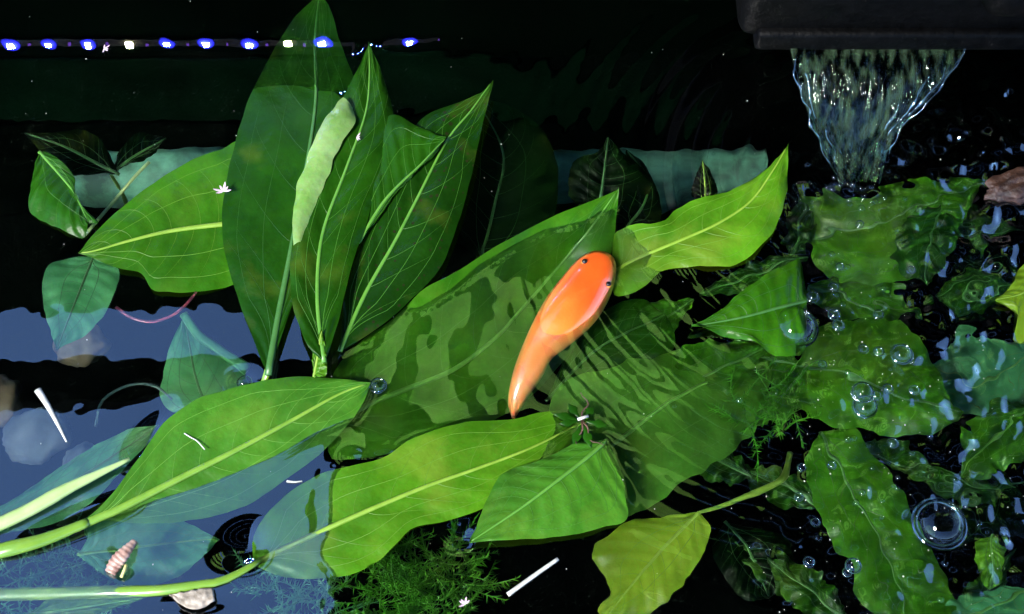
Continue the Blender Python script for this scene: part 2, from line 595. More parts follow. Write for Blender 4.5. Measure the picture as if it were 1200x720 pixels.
def height(x, y):
    px_dir = np.clip((x - 0.02) / 0.30, 0, 1)
    amp = 0.004 + 0.005 * smooth01((0.08 - y) / 0.1) + 0.008 * smooth01((x + 0.20) / 0.2) + 0.9 * smooth01((x - 0.12) / 0.20)
    amp = amp * (1 - 0.35 * smooth01((-0.08 - y) / 0.15))
    h = np.zeros_like(x)
    for lam, th, ph, w in WAVES:
        k = 2 * math.pi / lam
        h += w * lam * 0.0125 * np.sin(k * (x * math.cos(th) + y * math.sin(th)) + ph + 0.8 * np.sin(9 * x + 7 * y + ph))
    h *= amp
    sw = np.zeros_like(x)
    for lam, th, ph in SWELL:
        k = 2 * math.pi / lam
        sw += lam * 0.0024 * np.sin(k * (x * math.cos(th) + y * math.sin(th)) + ph)
    h += sw * smooth01((x + 0.17) / 0.10) * (1 - 0.85 * smooth01((-0.07 - y) / 0.07)) * (1 - 0.75 * smooth01((y - 0.02) / 0.12))
    r = np.hypot(x - IMP[0], y - IMP[1])
    env = np.exp(-r / 0.16) * smooth01(r / 0.02)
    h += 0.0011 * env * np.sin(2 * math.pi * r / 0.021 + 3 * np.sin(5 * x) + 2 * np.sin(11 * y)) * smooth01((x + 0.05) / 0.15)
    h += -0.004 * np.exp(-(r / 0.018) ** 2)
    for (a, b, rx, ry, d, an) in DIMPLES:
        h += d * 0.001 * gauss(x, y, P(a, b), rx * PX, ry * PX, an)
    return h


# ------------------------------------------------------------------ lights on the back wall
q0 = CAM
ls = empty('led_strip', (0, WALL_Y, 0.25))
tag(ls, 'strip of blue and warm white lights mirrored in the dark water', 'light strip')


def on_wall(px, py):
    """the point on the back wall whose mirror image in the still water falls at (px, py)"""
    d = ray(px, py)
    p = CAM + d * ((WALL_Y - CAM[1]) / d[1])
    return np.array([p[0], p[1], -p[2]])


a = on_wall(-140, 48)
b = on_wall(515, 48)
tape = plain_mat('clear_blue_tape', (0.0004, 0.0004, 0.001), (0.001, 0.001, 0.003), 40, 0.8, 0.1, spec=0.1)
v, f = box(a[0], b[0], -0.003, -0.0005, a[2] - 0.25 - 0.005, a[2] - 0.25 + 0.005, 0.0004)
link('tape', v, f, tape, ls, smooth=False)
led_b = emit_mat('led_blue_white', (0.14, 0.26, 1.0), 150)
led_g, nt, out = mat_new('led_blue_halo')  # halo of the light, its fade put into the emission colour
_u = N(nt, 'ShaderNodeTexCoord')
_s = N(nt, 'ShaderNodeSeparateXYZ')
nt.links.new(_u.outputs['UV'], _s.inputs[0])
_r = ramp(nt, _s.outputs['X'], [(0.0, (0.06, 0.09, 1.0)), (0.45, (0.012, 0.015, 0.42)), (1.0, (0.001, 0.001, 0.02))])
_e = N(nt, 'ShaderNodeEmission', Strength=9.0)
nt.links.new(_r.outputs[0], _e.inputs[0])
nt.links.new(_e.outputs[0], out.inputs['Surface'])
led_w = emit_mat('led_warm_white', (1.0, 0.95, 0.5), 90)
led_v = emit_mat('led_dim_violet', (0.25, 0.10, 0.8), 0.7)
hous = plain_mat('led_housing', (0.5, 0.5, 0.5), (0.6, 0.6, 0.6), 60, 0.5, 0)


def chip(px, py, warm=False, s=1.0):
    p = on_wall(px, py) - np.array([0, WALL_Y, 0.25])
    r = 0.0029 * s
    v, f = box(p[0] - r, p[0] + r, -0.0062, -0.003, p[2] - r, p[2] + r, 0.0006)
    lo_ = link('led', v, f, led_w if warm else led_b, ls, smooth=False)
    # glow around the chip, painted as a fading emissive disc
    if not warm:
        V, F, U = [], [], []
        rs = (0.0030, 0.0042, 0.0056, 0.0070, 0.0085)
        for k in range(24):
            w = 2 * math.pi * k / 24
            for q, rr in enumerate(rs):
                V.append((p[0] + rr * s * math.cos(w), -0.0050 + 0.0004 * q, p[2] + rr * s * math.sin(w)))
                U.append((q / 4, k / 24))
        for k in range(24):
            k2 = (k + 1) % 24
            for c in range(4):
                F.append((k * 5 + c, k2 * 5 + c, k2 * 5 + c + 1, k * 5 + c + 1))
        link('halo', V, F, led_g, lo_, uv=U)


for px, py, w, s in ((-80, 49, 0, 1), (-34, 49, 0, 1), (13, 49, 0, 1), (58, 49, 0, 1), (104, 49, 0, 1), (152, 49, 1, 1.05), (196, 48, 0, 1), (242, 48, 0, 1), (292, 48, 0, 1.1), (338, 47, 1, 1.05), (377, 46, 0, 1), (419, 55, 0, 0.5), (479, 48, 0, 1)):
    chip(px, py, w, s)
for px in (36, 82, 126, 173, 220, 268, 314, 357, 514):
    p = on_wall(px, 49) - np.array([0, WALL_Y, 0.25])
    v, f = box(p[0] - 0.0011, p[0] + 0.0011, -0.0048, -0.003, p[2] - 0.0011, p[2] + 0.0011)
    link('resistor', v, f, led_v, ls, smooth=False)

# ------------------------------------------------------------------ leaves
LEAF_N, LEAF_M = 54, 8
WET = []                                                  # where things break the surface


def leaf(label, mid, left, right, mat='leaf', vein='vein', bow=0.0028, und=0.0022, seed=0, group=None, name='sword_leaf', rib=1.7, lat=2, cross=8, petiole=None, pet_r=2.6, pet_mat='stem', ruffle=0.0, ragged=.0009, vein_w=0.42, wet=True):
    ml, ll, rl = line(mid, LEAF_N), line(left, LEAF_N), line(right, LEAF_N)
    base = ml[0].copy()
    cols = 2 * LEAF_M + 1
    G = np.zeros((LEAF_N, cols, 3))
    sd_ = Vector((seed * 3.7, seed * 1.3, 0))
    for i in range(LEAF_N):
        u = i / (LEAF_N - 1)
        for c in range(cols):
            t = (c - LEAF_M) / LEAF_M
            e = ll[i] if t < 0 else rl[i]
            p = ml[i] + (e - ml[i]) * abs(t)
            w = np.linalg.norm(e - ml[i])
            z = bow * math.sin(math.pi * abs(t)) * min(1, w / 0.03)
            z += und * abs(t) ** 1.4 * noise.noise(Vector((u * 6.0, t * 1.4, 0)) + sd_) * 2
            z += ruffle * abs(t) ** 2 * math.sin(u * 34 + t * 2 + seed)
            q = p.copy()
            q[2] += z
            # uneven margin
            if abs(t) > 0.5:
                nn = noise.noise(Vector((u * 17, t * 3 + seed, seed * 2.1)))
                q[:2] += (e - ml[i])[:2] / (w + 1e-6) * nn * ragged * abs(t)
            G[i, c] = q
    root = empty(name, base)
    tag(root, label, 'leaf', group)
    for i in range(LEAF_N - 1 if wet else 0):
        for c in range(cols):
            for (A, B) in ((G[i, c], G[i + 1, c]), (G[i, c], G[i, min(c + 1, cols - 1)])):
                if A[2] * B[2] < 0:
                    t = A[2] / (A[2] - B[2])
                    WET.append(tuple((A + (B - A) * t)[:2]))
        for c in (0, cols - 1):
            A, B = G[i, c], G[i + 1, c]
            if 0 <= A[2] < 0.0045:
                for t in (0, .33, .66):
                    WET.append(tuple((A + (B - A) * t)[:2]))
    V = (G - base).reshape(-1, 3)
    F = [(i * cols + c, i * cols + c + 1, (i + 1) * cols + c + 1, (i + 1) * cols + c) for i in range(LEAF_N - 1) for c in range(cols - 1)]
    uv = [(i / (LEAF_N - 1), c / (cols - 1)) for i in range(LEAF_N) for c in range(cols)]
    link('blade', V, F, M[mat], root, uv=uv)

    def S(u, t):
        """surface point, normal"""
        fi = min(max(u, 0), 1) * (LEAF_N - 1)
        fc = (min(max(t, -1), 1) + 1) * LEAF_M
        i, c = min(int(fi), LEAF_N - 2), min(int(fc), cols - 2)
        a_, b_ = fi - i, fc - c
        p = (G[i, c] * (1 - a_) + G[i + 1, c] * a_) * (1 - b_) + (G[i, c + 1] * (1 - a_) + G[i + 1, c + 1] * a_) * b_
        n = np.cross(G[i + 1, c] - G[i, c], G[i, c + 1] - G[i, c])
        l = np.linalg.norm(n)
        n = n / l if l > 1e-12 else np.array([0, 0, 1.0])
        if n[2] < 0:
            n = -n
        return p, n

    # midrib: a tapering raised ridge
    us = np.linspace(0, 0.985, 44)
    path, rad = [], []
    for u in us:
        p, n = S(u, 0)
        path.append(p + n * 0.0002 - base)
        rad.append(rib * 0.001 * (1 - u) ** 0.7 + 0.00028)
    v, f = tube_mesh(path, rad, 6, 0.6)
    link('midrib', v, f, M[vein], root)

    def ribbon(uts, w0, w1):
        V, F = [], []
        n_ = len(uts)
        pts = [S(u, t) for u, t in uts]
        for k in range(n_):
            p, n = pts[k]
            t = pts[min(k + 1, n_ - 1)][0] - pts[max(k - 1, 0)][0]
            s = np.cross(n, t)
            s = s / (np.linalg.norm(s) + 1e-9)
            w = (w0 + (w1 - w0) * k / (n_ - 1)) * 0.5
            V += [p - s * w + n * 0.00002 - base, p + n * (0.00018 + w * 0.35) - base, p + s * w + n * 0.00002 - base]
        for k in range(n_ - 1):
            for c in range(2):
                F.append((k * 3 + c, k * 3 + c + 1, (k + 1) * 3 + c + 1, (k + 1) * 3 + c))
        return V, F

    parts = []
    r_ = random.Random(seed + 5)
    lines = [0.42, 0.78][:lat]
    w_ = vein_w * 0.001
    for s in (-1, 1):
        for li, tt in enumerate(lines):
            uts = []
            for k in range(40):
                u = 0.03 + 0.95 * k / 39
                prof = min(1, (u - 0.02) / 0.16) * (0.35 + 0.65 * min(1, (1 - u) / 0.35))
                uts.append((u, s * (tt * max(prof, 0) + 0.012 * math.sin(u * 19 + seed + li))))
            parts.append(ribbon(uts, w_ * (1.15 - 0.3 * li), w_ * 0.45))
        for k in range(cross):
            u0 = 0.07 + 0.84 * (k + 0.5 * r_.random()) / cross
            span = 0.15 + 0.07 * r_.random()
            uts = []
            t1 = 0.95 if r_.random() < 0.5 else 0.78
            for j in range(14):
                q = j / 13
                uts.append((u0 + span * q ** 1.35, s * t1 * q))
            parts.append(ribbon(uts, w_ * 0.7, w_ * 0.2))
    v, f = join(parts)
    link('venation', v, f, M['fine_' + vein], root)
    if petiole:
        pp = line(petiole, 26)
        v, f = tube_mesh(pp - base, [0.001 * (min(rib, pet_r) + (pet_r - min(rib, pet_r)) * min(1, i / 12)) * (1 + 0.06 * noise.noise(Vector((i * .5, seed, 0)))) for i in range(26)], 12, 0.75)
        link('petiole', v, f, M[pet_mat], root)
    return root


def strip_part(name, left, right, mat, root, n=30, m=8, bow=0.004, nz=0.0006):
    l, r = line(left, n), line(right, n)
    base = np.array(root.location)
    V, F = [], []
    for i in range(n):
        for c in range(m + 1):
            t = c / m
            t = t + (0.10 * noise.noise(Vector((i * 0.16, 3 if c > m / 2 else 8, 0))) if c in (0, m) else 0)
            p = l[i] + (r[i] - l[i]) * t
            p = p + np.array([0, 0, bow * math.sin(math.pi * t) + nz * noise.noise(Vector((i * 0.35, c * 0.6, 4)))])
            V.append(p - base)
    F = [(i * (m + 1) + c, i * (m + 1) + c + 1, (i + 1) * (m + 1) + c + 1, (i + 1) * (m + 1) + c) for i in range(n - 1) for c in range(m)]
    return link(name, V, F, mat, root)


def E(pts, z0, z1=None, zm=None):
    """attach heights to edge points: z0 at the first, z1 at the last, optionally zm in the middle"""
    z1 = z0 if z1 is None else z1
    out = []
    n = len(pts)
    for i, p in enumerate(pts):
        if len(p) == 3:
            out.append(p)
            continue
        t = i / (n - 1)
        z = z0 + (z1 - z0) * t
        if zm is not None:
            z += (zm - (z0 + z1) / 2) * math.sin(math.pi * t)
        out.append((p[0], p[1], z))
    return out


# tall leaf on the left, its tip under the mirrored lights
l1 = leaf('tall dark green upright leaf whose tip passes under the mirrored lights',
     [(314, 440, .008), (328, 362, .007), (342, 290, .007), (362, 180, .006), (370, 120, .002), (370, 80, -.005), (369, 45, -.008), (374, -6, -.008)],
     [(314, 440, .008), (287, 372, .006), (264, 300, .006), (261, 240, .006), (275, 170, .005), (291, 118, .002), (320, 60, -.007), (350, 16, -.008), (374, -6, -.008)],
     [(314, 440, .008), (345, 352, .006), (372, 280, .006), (402, 200, .005), (416, 130, .001), (414, 90, -.006), (398, 48, -.008), (386, 8, -.008), (374, -6, -.008)],
     'deep', 'vein_dim', seed=1, wet=False, rib=2.2, und=.001, bow=.001, petiole=[(322, 398, .003), (316, 430, .004), (309, 448, .001), (303, 470, -.05), (300, 520, -.3)], pet_r=3.0)
l2 = leaf('upright pointed leaf with curled pale margin in the middle of the clump',
     E([(380, 425), (372, 350), (378, 275), (405, 200), (428, 135), (433, 90), (432, 50)], .016, .004, .018),
     E([(380, 425), (362, 408), (345, 365), (340, 320), (345, 262), (356, 215), (380, 150), (406, 108), (422, 74), (432, 50)], .016, .004, .02),
     E([(380, 425), (394, 385), (403, 350), (413, 308), (427, 268), (443, 222), (457, 188), (463, 155), (459, 124), (445, 80), (432, 50)], .016, .004, .014),
     'leaf', 'vein', seed=2, rib=1.5)
strip_part('curled_margin', E([(344, 288), (343, 255), (350, 214), (372, 156), (392, 124), (402, 114)], .020, .020, .024),
           E([(356, 284), (368, 246), (384, 206), (402, 165), (416, 144), (413, 126)], .020, .018, .022), M['pale'], l2, n=60, m=10, bow=.0022, nz=.0005)
leaf('spotted green leaf pointing up right with sharp tip',
     E([(398, 412), (428, 345), (462, 285), (488, 235), (524, 165), (552, 130), (578, 94)], .004, .012, .010),
     E([(398, 412), (404, 350), (420, 300), (438, 250), (462, 195), (490, 140), (540, 119), (565, 108), (578, 94)], .004, .012, .010),
     E([(398, 412), (445, 384), (482, 350), (512, 318), (531, 280), (546, 230), (560, 172), (571, 125), (578, 94)], .004, .012, .008),
     'spotted', 'vein', seed=3, rib=1.5)
leaf('small green leaf tucked between the upright leaf and the spotted leaf',
     E([(420, 285), (452, 234), (490, 196), (523, 162)], .012, .0155, .0155),
     E([(420, 285), (428, 215), (448, 150), (463, 134), (490, 148), (523, 162)], .010, .0155, .013),
     E([(420, 285), (450, 247), (467, 222), (500, 190), (523, 162)], .012, .0155, .015),
     'leaf', 'vein', seed=4, rib=1.2, cross=7)
leaf('broad green leaf with yellow midrib reaching left from the clump',
     [(330, 258, .001), (262, 263, .002), (200, 271, .003), (150, 283, .005), (112, 294, .006), (92, 297, .006)],
     [(330, 258, .001), (290, 170, .001), (258, 176, .001), (225, 187, .002), (180, 215, .003), (140, 245, .004), (106, 279, .005), (92, 297, .006)],
     [(330, 258, .001), (300, 318, .001), (265, 336, .001), (232, 342, .002), (200, 343, .003), (179, 340, .003), (165, 320, .004), (140, 315, .004), (110, 303, .005), (92, 297, .006)],
     'mid', 'vein_yellow', seed=5, wet=False, rib=2.4, und=.0008, bow=.001)
leaf('yellow green folded leaf hanging at the upper left edge',
     E([(46, 178), (70, 205), (88, 228), (104, 262)], .002, .004),
     E([(46, 178), (40, 205), (34, 246), (66, 266), (96, 277), (104, 262)], .002, .004),
     E([(46, 178), (60, 180), (86, 206), (90, 235), (116, 262), (104, 262)], .002, .004),
     'leaf', 'vein', seed=6, wet=False, rib=1.0, lat=1, cross=6, bow=.004)
leaf('dark leaf with pale tip above the folded leaf at upper left',
     E([(140, 205), (110, 190), (75, 172), (28, 156)], -.03, -.012),
     E([(140, 205), (118, 165), (90, 152), (60, 158), (28, 156)], -.03, -.012),
     E([(140, 205), (100, 205), (75, 200), (50, 178), (28, 156)], -.03, -.012),
     'dark', 'vein_dim', seed=7, rib=1.2, lat=1, cross=6)
leaf('small dark leaf silhouetted against the pale ledge at upper left',
     E([(130, 205), (155, 185), (195, 162)], -.035), E([(130, 205), (140, 178), (162, 156), (195, 162)], -.035), E([(130, 205), (160, 190), (180, 182), (195, 162)], -.035),
     'dark', 'vein_dim', seed=8, rib=1.2, lat=1, cross=5, petiole=[(130, 205, -.035), (142, 225, -.05), (150, 245, -.12), (150, 255, -.3)], pet_r=3)
leaf('large leaf running under the goldfish with its pointed tip dry',
     E([(385, 508), (424, 478), (473, 457), (533, 432), (582, 394), (602, 372), (653, 314), (690, 270), (725, 221)], 0, 0) and
     [(385, 508, -.012), (424, 478, -.012), (473, 457, -.014), (533, 432, -.018), (582, 394, -.024), (602, 372, -.026), (653, 314, -.022), (690, 270, -.006), (725, 221, .006)],
     [(385, 508, -.012), (388, 445, -.006), (420, 402, -.004), (462, 372, -.001), (497, 340, .003), (527, 323, .005), (572, 294, .005), (605, 277, .004), (642, 257, .004), (692, 236, .005), (725, 221, .006)],
     [(385, 508, -.012), (392, 540, -.014), (465, 528, -.018), (545, 508, -.025), (605, 478, -.034), (655, 430, -.038), (695, 368, -.036), (716, 300, -.018), (722, 255, -.004), (725, 221, .006)],
     'mid', 'vein', seed=9, rib=2.0)
leaf('bright yellow green leaf at the surface right of the goldfish',
     [(718, 320, -.02), (745, 304, -.004), (800, 281, .003), (842, 262, .005), (880, 236, .006), (906, 200, .008), (923, 171, .010)],
     [(718, 320, -.02), (720, 278, -.008), (745, 263, .001), (770, 262, .004), (800, 241, .005), (836, 230, .006), (870, 216, .007), (902, 194, .008), (923, 171, .010)],
     [(718, 320, -.02), (722, 346, -.012), (748, 341, -.006), (782, 316, .000), (816, 313, .002), (860, 310, .003), (895, 286, .004), (916, 250, .005), (923, 210, .007), (923, 171, .010)],
     'bright', 'vein_yellow', seed=10, ragged=.0025, rib=1.3, und=.002, ruffle=.001)
leaf('green leaf with big bubble and tip pointing left at centre right',
     [(946, 352, -.003), (915, 360, .004), (870, 372, .006), (810, 383, .006)],
     [(946, 352, -.003), (944, 408, -.003), (925, 417, .002), (903, 415, .004), (878, 401, .005), (842, 390, .006), (810, 383, .006)],
     [(946, 352, -.003), (938, 306, -.001), (928, 306, .003), (905, 318, .005), (870, 341, .006), (842, 366, .006), (810, 383, .006)],
     'mid', 'vein_dim', seed=11, ragged=.0025, rib=1.2, und=.003, cross=7)
leaf('large floating leaf at lower left with thick green stem',
     [(90, 618, .001), (140, 596, .002), (220, 556, .003), (280, 526, .004), (340, 494, .004), (398, 462, .004), (434, 449, .005)],
     [(90, 618, .001), (128, 584, .004), (160, 540, .005), (186, 502, .005), (206, 484, .006), (240, 466, .006), (290, 450, .007), (350, 442, .007), (400, 445, .006), (434, 449, .005)],
     [(90, 618, .001), (122, 612, -.010), (168, 613, -.012), (222, 611, -.012), (282, 595, -.012), (330, 566, -.010), (370, 536, -.007), (398, 510, -.003), (422, 480, .001), (434, 449, .005)],
     'fresh', 'stem', seed=12, rib=3.0, petiole=[(104, 612, .0015), (50, 633, .002), (0, 646, .002), (-60, 662, -.01)], pet_r=5.0, und=.0016)
leaf('submerged leaf with pale raised stem at the left edge',
     [(-40, 626, -.02), (30, 592, -.02), (100, 556, -.016), (186, 497, -.006)],
     [(-40, 626, -.02), (-10, 600, -.02), (42, 566, -.02), (100, 528, -.016), (150, 504, -.010), (186, 497, -.006)],
     [(-40, 626, -.02), (30, 620, -.02), (100, 590, -.02), (150, 545, -.016), (186, 497, -.006)],
     'teal', 'vein_dim', seed=13, rib=1.2, petiole=[(152, 538, .004), (110, 558, .005), (75, 575, .005), (30, 600, .004), (-30, 628, .002)], pet_r=4.6, pet_mat='stem_pale')
leaf('long floating leaf with pale midrib along the bottom centre',
     [(296, 663, -.005), (320, 650, -.005), (372, 625, -.001), (430, 599, .003), (500, 570, .004), (560, 549, .004), (625, 524, .002), (690, 490, -.008)],
     [(296, 663, -.005), (298, 625, -.006), (330, 585, -.007), (375, 556, -.002), (416, 545, .002), (450, 535, .002), (492, 510, .003), (540, 496, .003), (600, 490, .002), (650, 482, -.003), (690, 490, -.008)],
     [(296, 663, -.005), (340, 677, -.004), (402, 675, .001), (440, 660, .001), (462, 640, .002), (482, 620, .002), (520, 610, .002), (562, 598, .002), (610, 570, .001), (660, 530, -.004), (690, 490, -.008)],
     'bright', 'vein_yellow', seed=14, bow=.0008, und=.001, rib=1.9, petiole=[(306, 657, -.003), (262, 680, .001), (228, 686, .002), (186, 692, .001), (120, 694, -.004), (0, 697, -.006), (-60, 698, -.008)], pet_r=4.2)
leaf('pointed triangular leaf with its sharp tip down at bottom centre',
     [(712, 515, -.002), (690, 535, .003), (650, 566, .007), (610, 596, .007), (550, 636, .006)],
     [(712, 515, -.002), (730, 560, -.001), (735, 606, .003), (705, 619, .004), (662, 628, .005), (602, 633, .006), (550, 636, .006)],
     [(712, 515, -.002), (672, 522, .001), (630, 540, .006), (594, 552, .007), (580, 566, .007), (567, 594, .007), (550, 636, .006)],
     'fresh', 'vein', seed=15, rib=1.3, und=.0016, bow=.0015)
leaf('wide rippled submerged leaf right of the triangular leaf',
     [(690, 545, -.034), (740, 505, -.034), (790, 468, -.034), (850, 440, -.05), (905, 430, -.06)],
     [(690, 545, -.034), (640, 495, -.034), (662, 450, -.034), (705, 432, -.034), (765, 412, -.05), (830, 412, -.055), (905, 430, -.06)],
     [(690, 545, -.034), (722, 606, -.034), (775, 584, -.034), (832, 545, -.034), (880, 508, -.05), (905, 430, -.06)],
     'fresh', 'vein', seed=16, ragged=.0032, ruffle=.002, rib=1.5, und=.002)
leaf('dim submerged leaf behind the goldfish head',
     E([(640, 470), (700, 410), (780, 370)], -.045), E([(640, 470), (680, 390), (740, 350), (780, 370)], -.045), E([(640, 470), (720, 440), (790, 410), (780, 370)], -.045),
     'leaf', 'vein_dim', seed=17, rib=1.0)
leaf('yellow submerged leaf at the bottom with thin wavy stem',
     E([(820, 600), (780, 640), (745, 680), (712, 722)], -.03, -.04), E([(820, 600), (775, 606), (735, 612), (694, 646), (715, 690), (700, 715), (712, 722)], -.03, -.04), E([(820, 600), (832, 620), (822, 655), (795, 690), (760, 722), (735, 728), (712, 722)], -.03, -.04),
     'yellow', 'vein_yellow', seed=18, ragged=.0025, rib=1.0, lat=1, cross=6, petiole=[(820, 600, -.03), (850, 592, -.03), (872, 582, -.03), (896, 574, -.03), (918, 560, -.035), (926, 530, -.06)], pet_r=2.4, pet_mat='vein_yellow')
leaf('rippled green leaf under the small bubbles at the right',
     E([(930, 430), (985, 440), (1050, 462), (1130, 483)], -.055, -.012), E([(930, 430), (960, 388), (1010, 378), (1065, 386), (1098, 428), (1112, 462), (1130, 483)], -.055, -.012), E([(930, 430), (938, 470), (962, 492), (1010, 506), (1080, 508), (1120, 498), (1130, 483)], -.055, -.012),
     'mid', 'vein_dim', seed=19, ragged=.0032, ruffle=.002, rib=1.0, und=.003)
leaf('long rippled green leaf running down to the lower right corner',
     E([(962, 505), (990, 560), (1025, 620), (1050, 680), (1062, 745)], -.05, -.05), E([(962, 505), (945, 545), (955, 592), (975, 635), (1000, 668), (1006, 705), (1062, 745)], -.05), E([(962, 505), (1000, 505), (1024, 535), (1048, 565), (1072, 610), (1100, 660), (1118, 715), (1062, 745)], -.05),
     'mid', 'vein_dim', seed=20, ragged=.0032, ruffle=.002, rib=1.0, und=.003)
leaf('dark green leaf beneath the falling water stream',
     E([(940, 275), (1000, 270), (1070, 245), (1155, 212)], -.07, -.02), E([(940, 275), (935, 228), (1000, 232), (1062, 216), (1120, 208), (1155, 212)], -.07, -.02), E([(940, 275), (960, 315), (1010, 335), (1060, 330), (1098, 295), (1130, 255), (1155, 212)], -.07, -.02),
     'mid', 'vein_dim', seed=21, ragged=.0032, ruffle=.002, rib=1.0, und=.003)
leaf('dark drooping leaf left of the falling stream foot under water',
     E([(1110, 230), (1095, 270), (1085, 335)], -.03), E([(1110, 230), (1060, 260), (1050, 310), (1085, 335)], -.03), E([(1110, 230), (1125, 270), (1098, 318), (1085, 335)], -.03),
     'deep', 'vein_dim', seed=22, ragged=.0032, ruffle=.002, rib=1.0, lat=1, cross=5)
leaf('pale blue green submerged leaf near the right edge',
     E([(1230, 400), (1150, 450), (1090, 430)], -.05), E([(1230, 400), (1180, 395), (1120, 395), (1090, 430)], -.05), E([(1230, 400), (1200, 480), (1130, 480), (1090, 430)], -.05),
     'teal', 'vein', seed=23, ragged=.0032, ruffle=.002, rib=1.0)
leaf('green submerged leaf below the pale one at the right edge',
     E([(1235, 470), (1180, 500), (1120, 560)], -.04), E([(1235, 470), (1170, 470), (1130, 510), (1120, 560)], -.04), E([(1235, 470), (1215, 530), (1160, 555), (1120, 560)], -.04),
     'mid', 'vein', seed=24, ragged=.0032, ruffle=.002, rib=1.0)
leaf('ragged yellow green leaf cut by the right edge',
     [(1240, 300, .002), (1205, 340, .003), (1166, 352, .003)], [(1240, 300, .002), (1200, 310, .003), (1185, 335, .003), (1166, 352, .003)], [(1240, 300, .002), (1225, 390, .001), (1188, 400, .001), (1196, 372, .002), (1166, 352, .003)],
     'yellow', 'vein_yellow', seed=25, rib=1.0, lat=1, cross=5)
leaf('small green submerged leaf in the lower right corner',
     E([(1165, 625), (1162, 650), (1160, 690)], -.03), E([(1165, 625), (1145, 640), (1150, 680), (1160, 690)], -.03), E([(1165, 625), (1178, 645), (1174, 680), (1160, 690)], -.03),
     'bright', 'vein', seed=26, rib=1.0, lat=1, cross=4)
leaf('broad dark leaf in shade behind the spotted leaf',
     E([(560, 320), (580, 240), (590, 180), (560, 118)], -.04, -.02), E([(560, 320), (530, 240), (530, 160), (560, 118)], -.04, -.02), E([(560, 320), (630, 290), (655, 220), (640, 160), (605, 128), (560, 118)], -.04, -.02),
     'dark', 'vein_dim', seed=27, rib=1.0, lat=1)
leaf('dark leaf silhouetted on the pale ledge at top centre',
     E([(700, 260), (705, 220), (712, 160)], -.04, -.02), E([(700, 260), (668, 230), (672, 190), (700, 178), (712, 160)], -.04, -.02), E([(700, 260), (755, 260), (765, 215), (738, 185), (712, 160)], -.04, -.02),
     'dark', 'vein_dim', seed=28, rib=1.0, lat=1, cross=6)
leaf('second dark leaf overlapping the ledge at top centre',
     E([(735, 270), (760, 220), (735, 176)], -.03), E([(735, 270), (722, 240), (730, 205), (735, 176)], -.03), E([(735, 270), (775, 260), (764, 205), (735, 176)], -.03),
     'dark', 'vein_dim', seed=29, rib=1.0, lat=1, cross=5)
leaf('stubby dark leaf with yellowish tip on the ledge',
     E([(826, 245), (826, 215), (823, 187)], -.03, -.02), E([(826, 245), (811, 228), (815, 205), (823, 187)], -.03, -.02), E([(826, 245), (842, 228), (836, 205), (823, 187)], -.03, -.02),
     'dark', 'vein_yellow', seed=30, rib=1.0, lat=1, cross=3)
leaf('tiny upright young leaf between the clump and the floating leaf',
     E([(368, 442), (373, 415), (377, 387)], .010, .020), E([(368, 442), (366, 420), (371, 398), (377, 387)], .010, .020), E([(368, 442), (382, 440), (382, 412), (377, 387)], .010, .020),
     'bright', 'vein_yellow', seed=31, rib=0.8, lat=1, cross=4, bow=.003)
leaf('blue green submerged leaf under the stems at lower left',
     E([(90, 650), (170, 640), (255, 631)], -.035), E([(90, 650), (130, 605), (200, 606), (255, 631)], -.035), E([(90, 650), (140, 685), (200, 680), (235, 655), (255, 631)], -.035),
     'teal', 'vein', seed=32, rib=0.8)
leaf('pale blue green submerged leaf hanging in the left mirror water',
     E([(110, 300), (90, 350), (66, 411)], -.05), E([(110, 300), (60, 310), (50, 350), (66, 411)], -.05), E([(110, 300), (140, 320), (115, 380), (66, 411)], -.05),
     'teal', 'vein_dim', seed=33, rib=0.8, lat=1)
leaf('narrow submerged leaf at the bottom left edge',
     E([(30, 722), (95, 712), (172, 700)], -.008), E([(30, 722), (60, 702), (110, 695), (172, 700)], -.008), E([(30, 722), (80, 724), (130, 715), (172, 700)], -.008),
     'fresh', 'vein', seed=34, rib=1.2, lat=1, cross=4, petiole=[(30, 722, -.008), (0, 730, -.01), (-40, 740, -.012)])
leaf('submerged leaf behind the dimpled water at left centre',
     E([(300, 500), (240, 470), (215, 368)], -.05), E([(300, 500), (200, 480), (190, 440), (215, 368)], -.05), E([(300, 500), (290, 440), (240, 400), (215, 368)], -.05),
     'teal', 'vein_dim', seed=35, rib=1.0)
leaf('pale submerged leaf corner at the lower right edge',
     E([(1215, 690), (1150, 715), (1090, 745)], -.05), E([(1215, 690), (1160, 690), (1110, 712), (1090, 745)], -.05), E([(1215, 690), (1210, 735), (1140, 745), (1090, 745)], -.05),
     'teal', 'vein', seed=36, ragged=.0032, ruffle=.002, rib=1.0, lat=1)

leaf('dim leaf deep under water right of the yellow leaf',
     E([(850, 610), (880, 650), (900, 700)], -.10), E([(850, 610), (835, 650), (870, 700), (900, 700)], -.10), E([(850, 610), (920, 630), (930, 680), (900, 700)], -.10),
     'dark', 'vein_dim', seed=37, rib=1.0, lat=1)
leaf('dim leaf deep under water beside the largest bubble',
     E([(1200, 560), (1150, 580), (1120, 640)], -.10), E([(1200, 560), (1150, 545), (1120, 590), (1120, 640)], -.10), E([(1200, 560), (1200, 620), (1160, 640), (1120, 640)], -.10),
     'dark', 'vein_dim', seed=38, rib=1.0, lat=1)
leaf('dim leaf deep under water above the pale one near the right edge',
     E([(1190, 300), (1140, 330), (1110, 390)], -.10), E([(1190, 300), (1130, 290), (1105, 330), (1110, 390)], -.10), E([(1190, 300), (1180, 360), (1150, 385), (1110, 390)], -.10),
     'dark', 'vein_dim', seed=39, rib=1.0, lat=1)

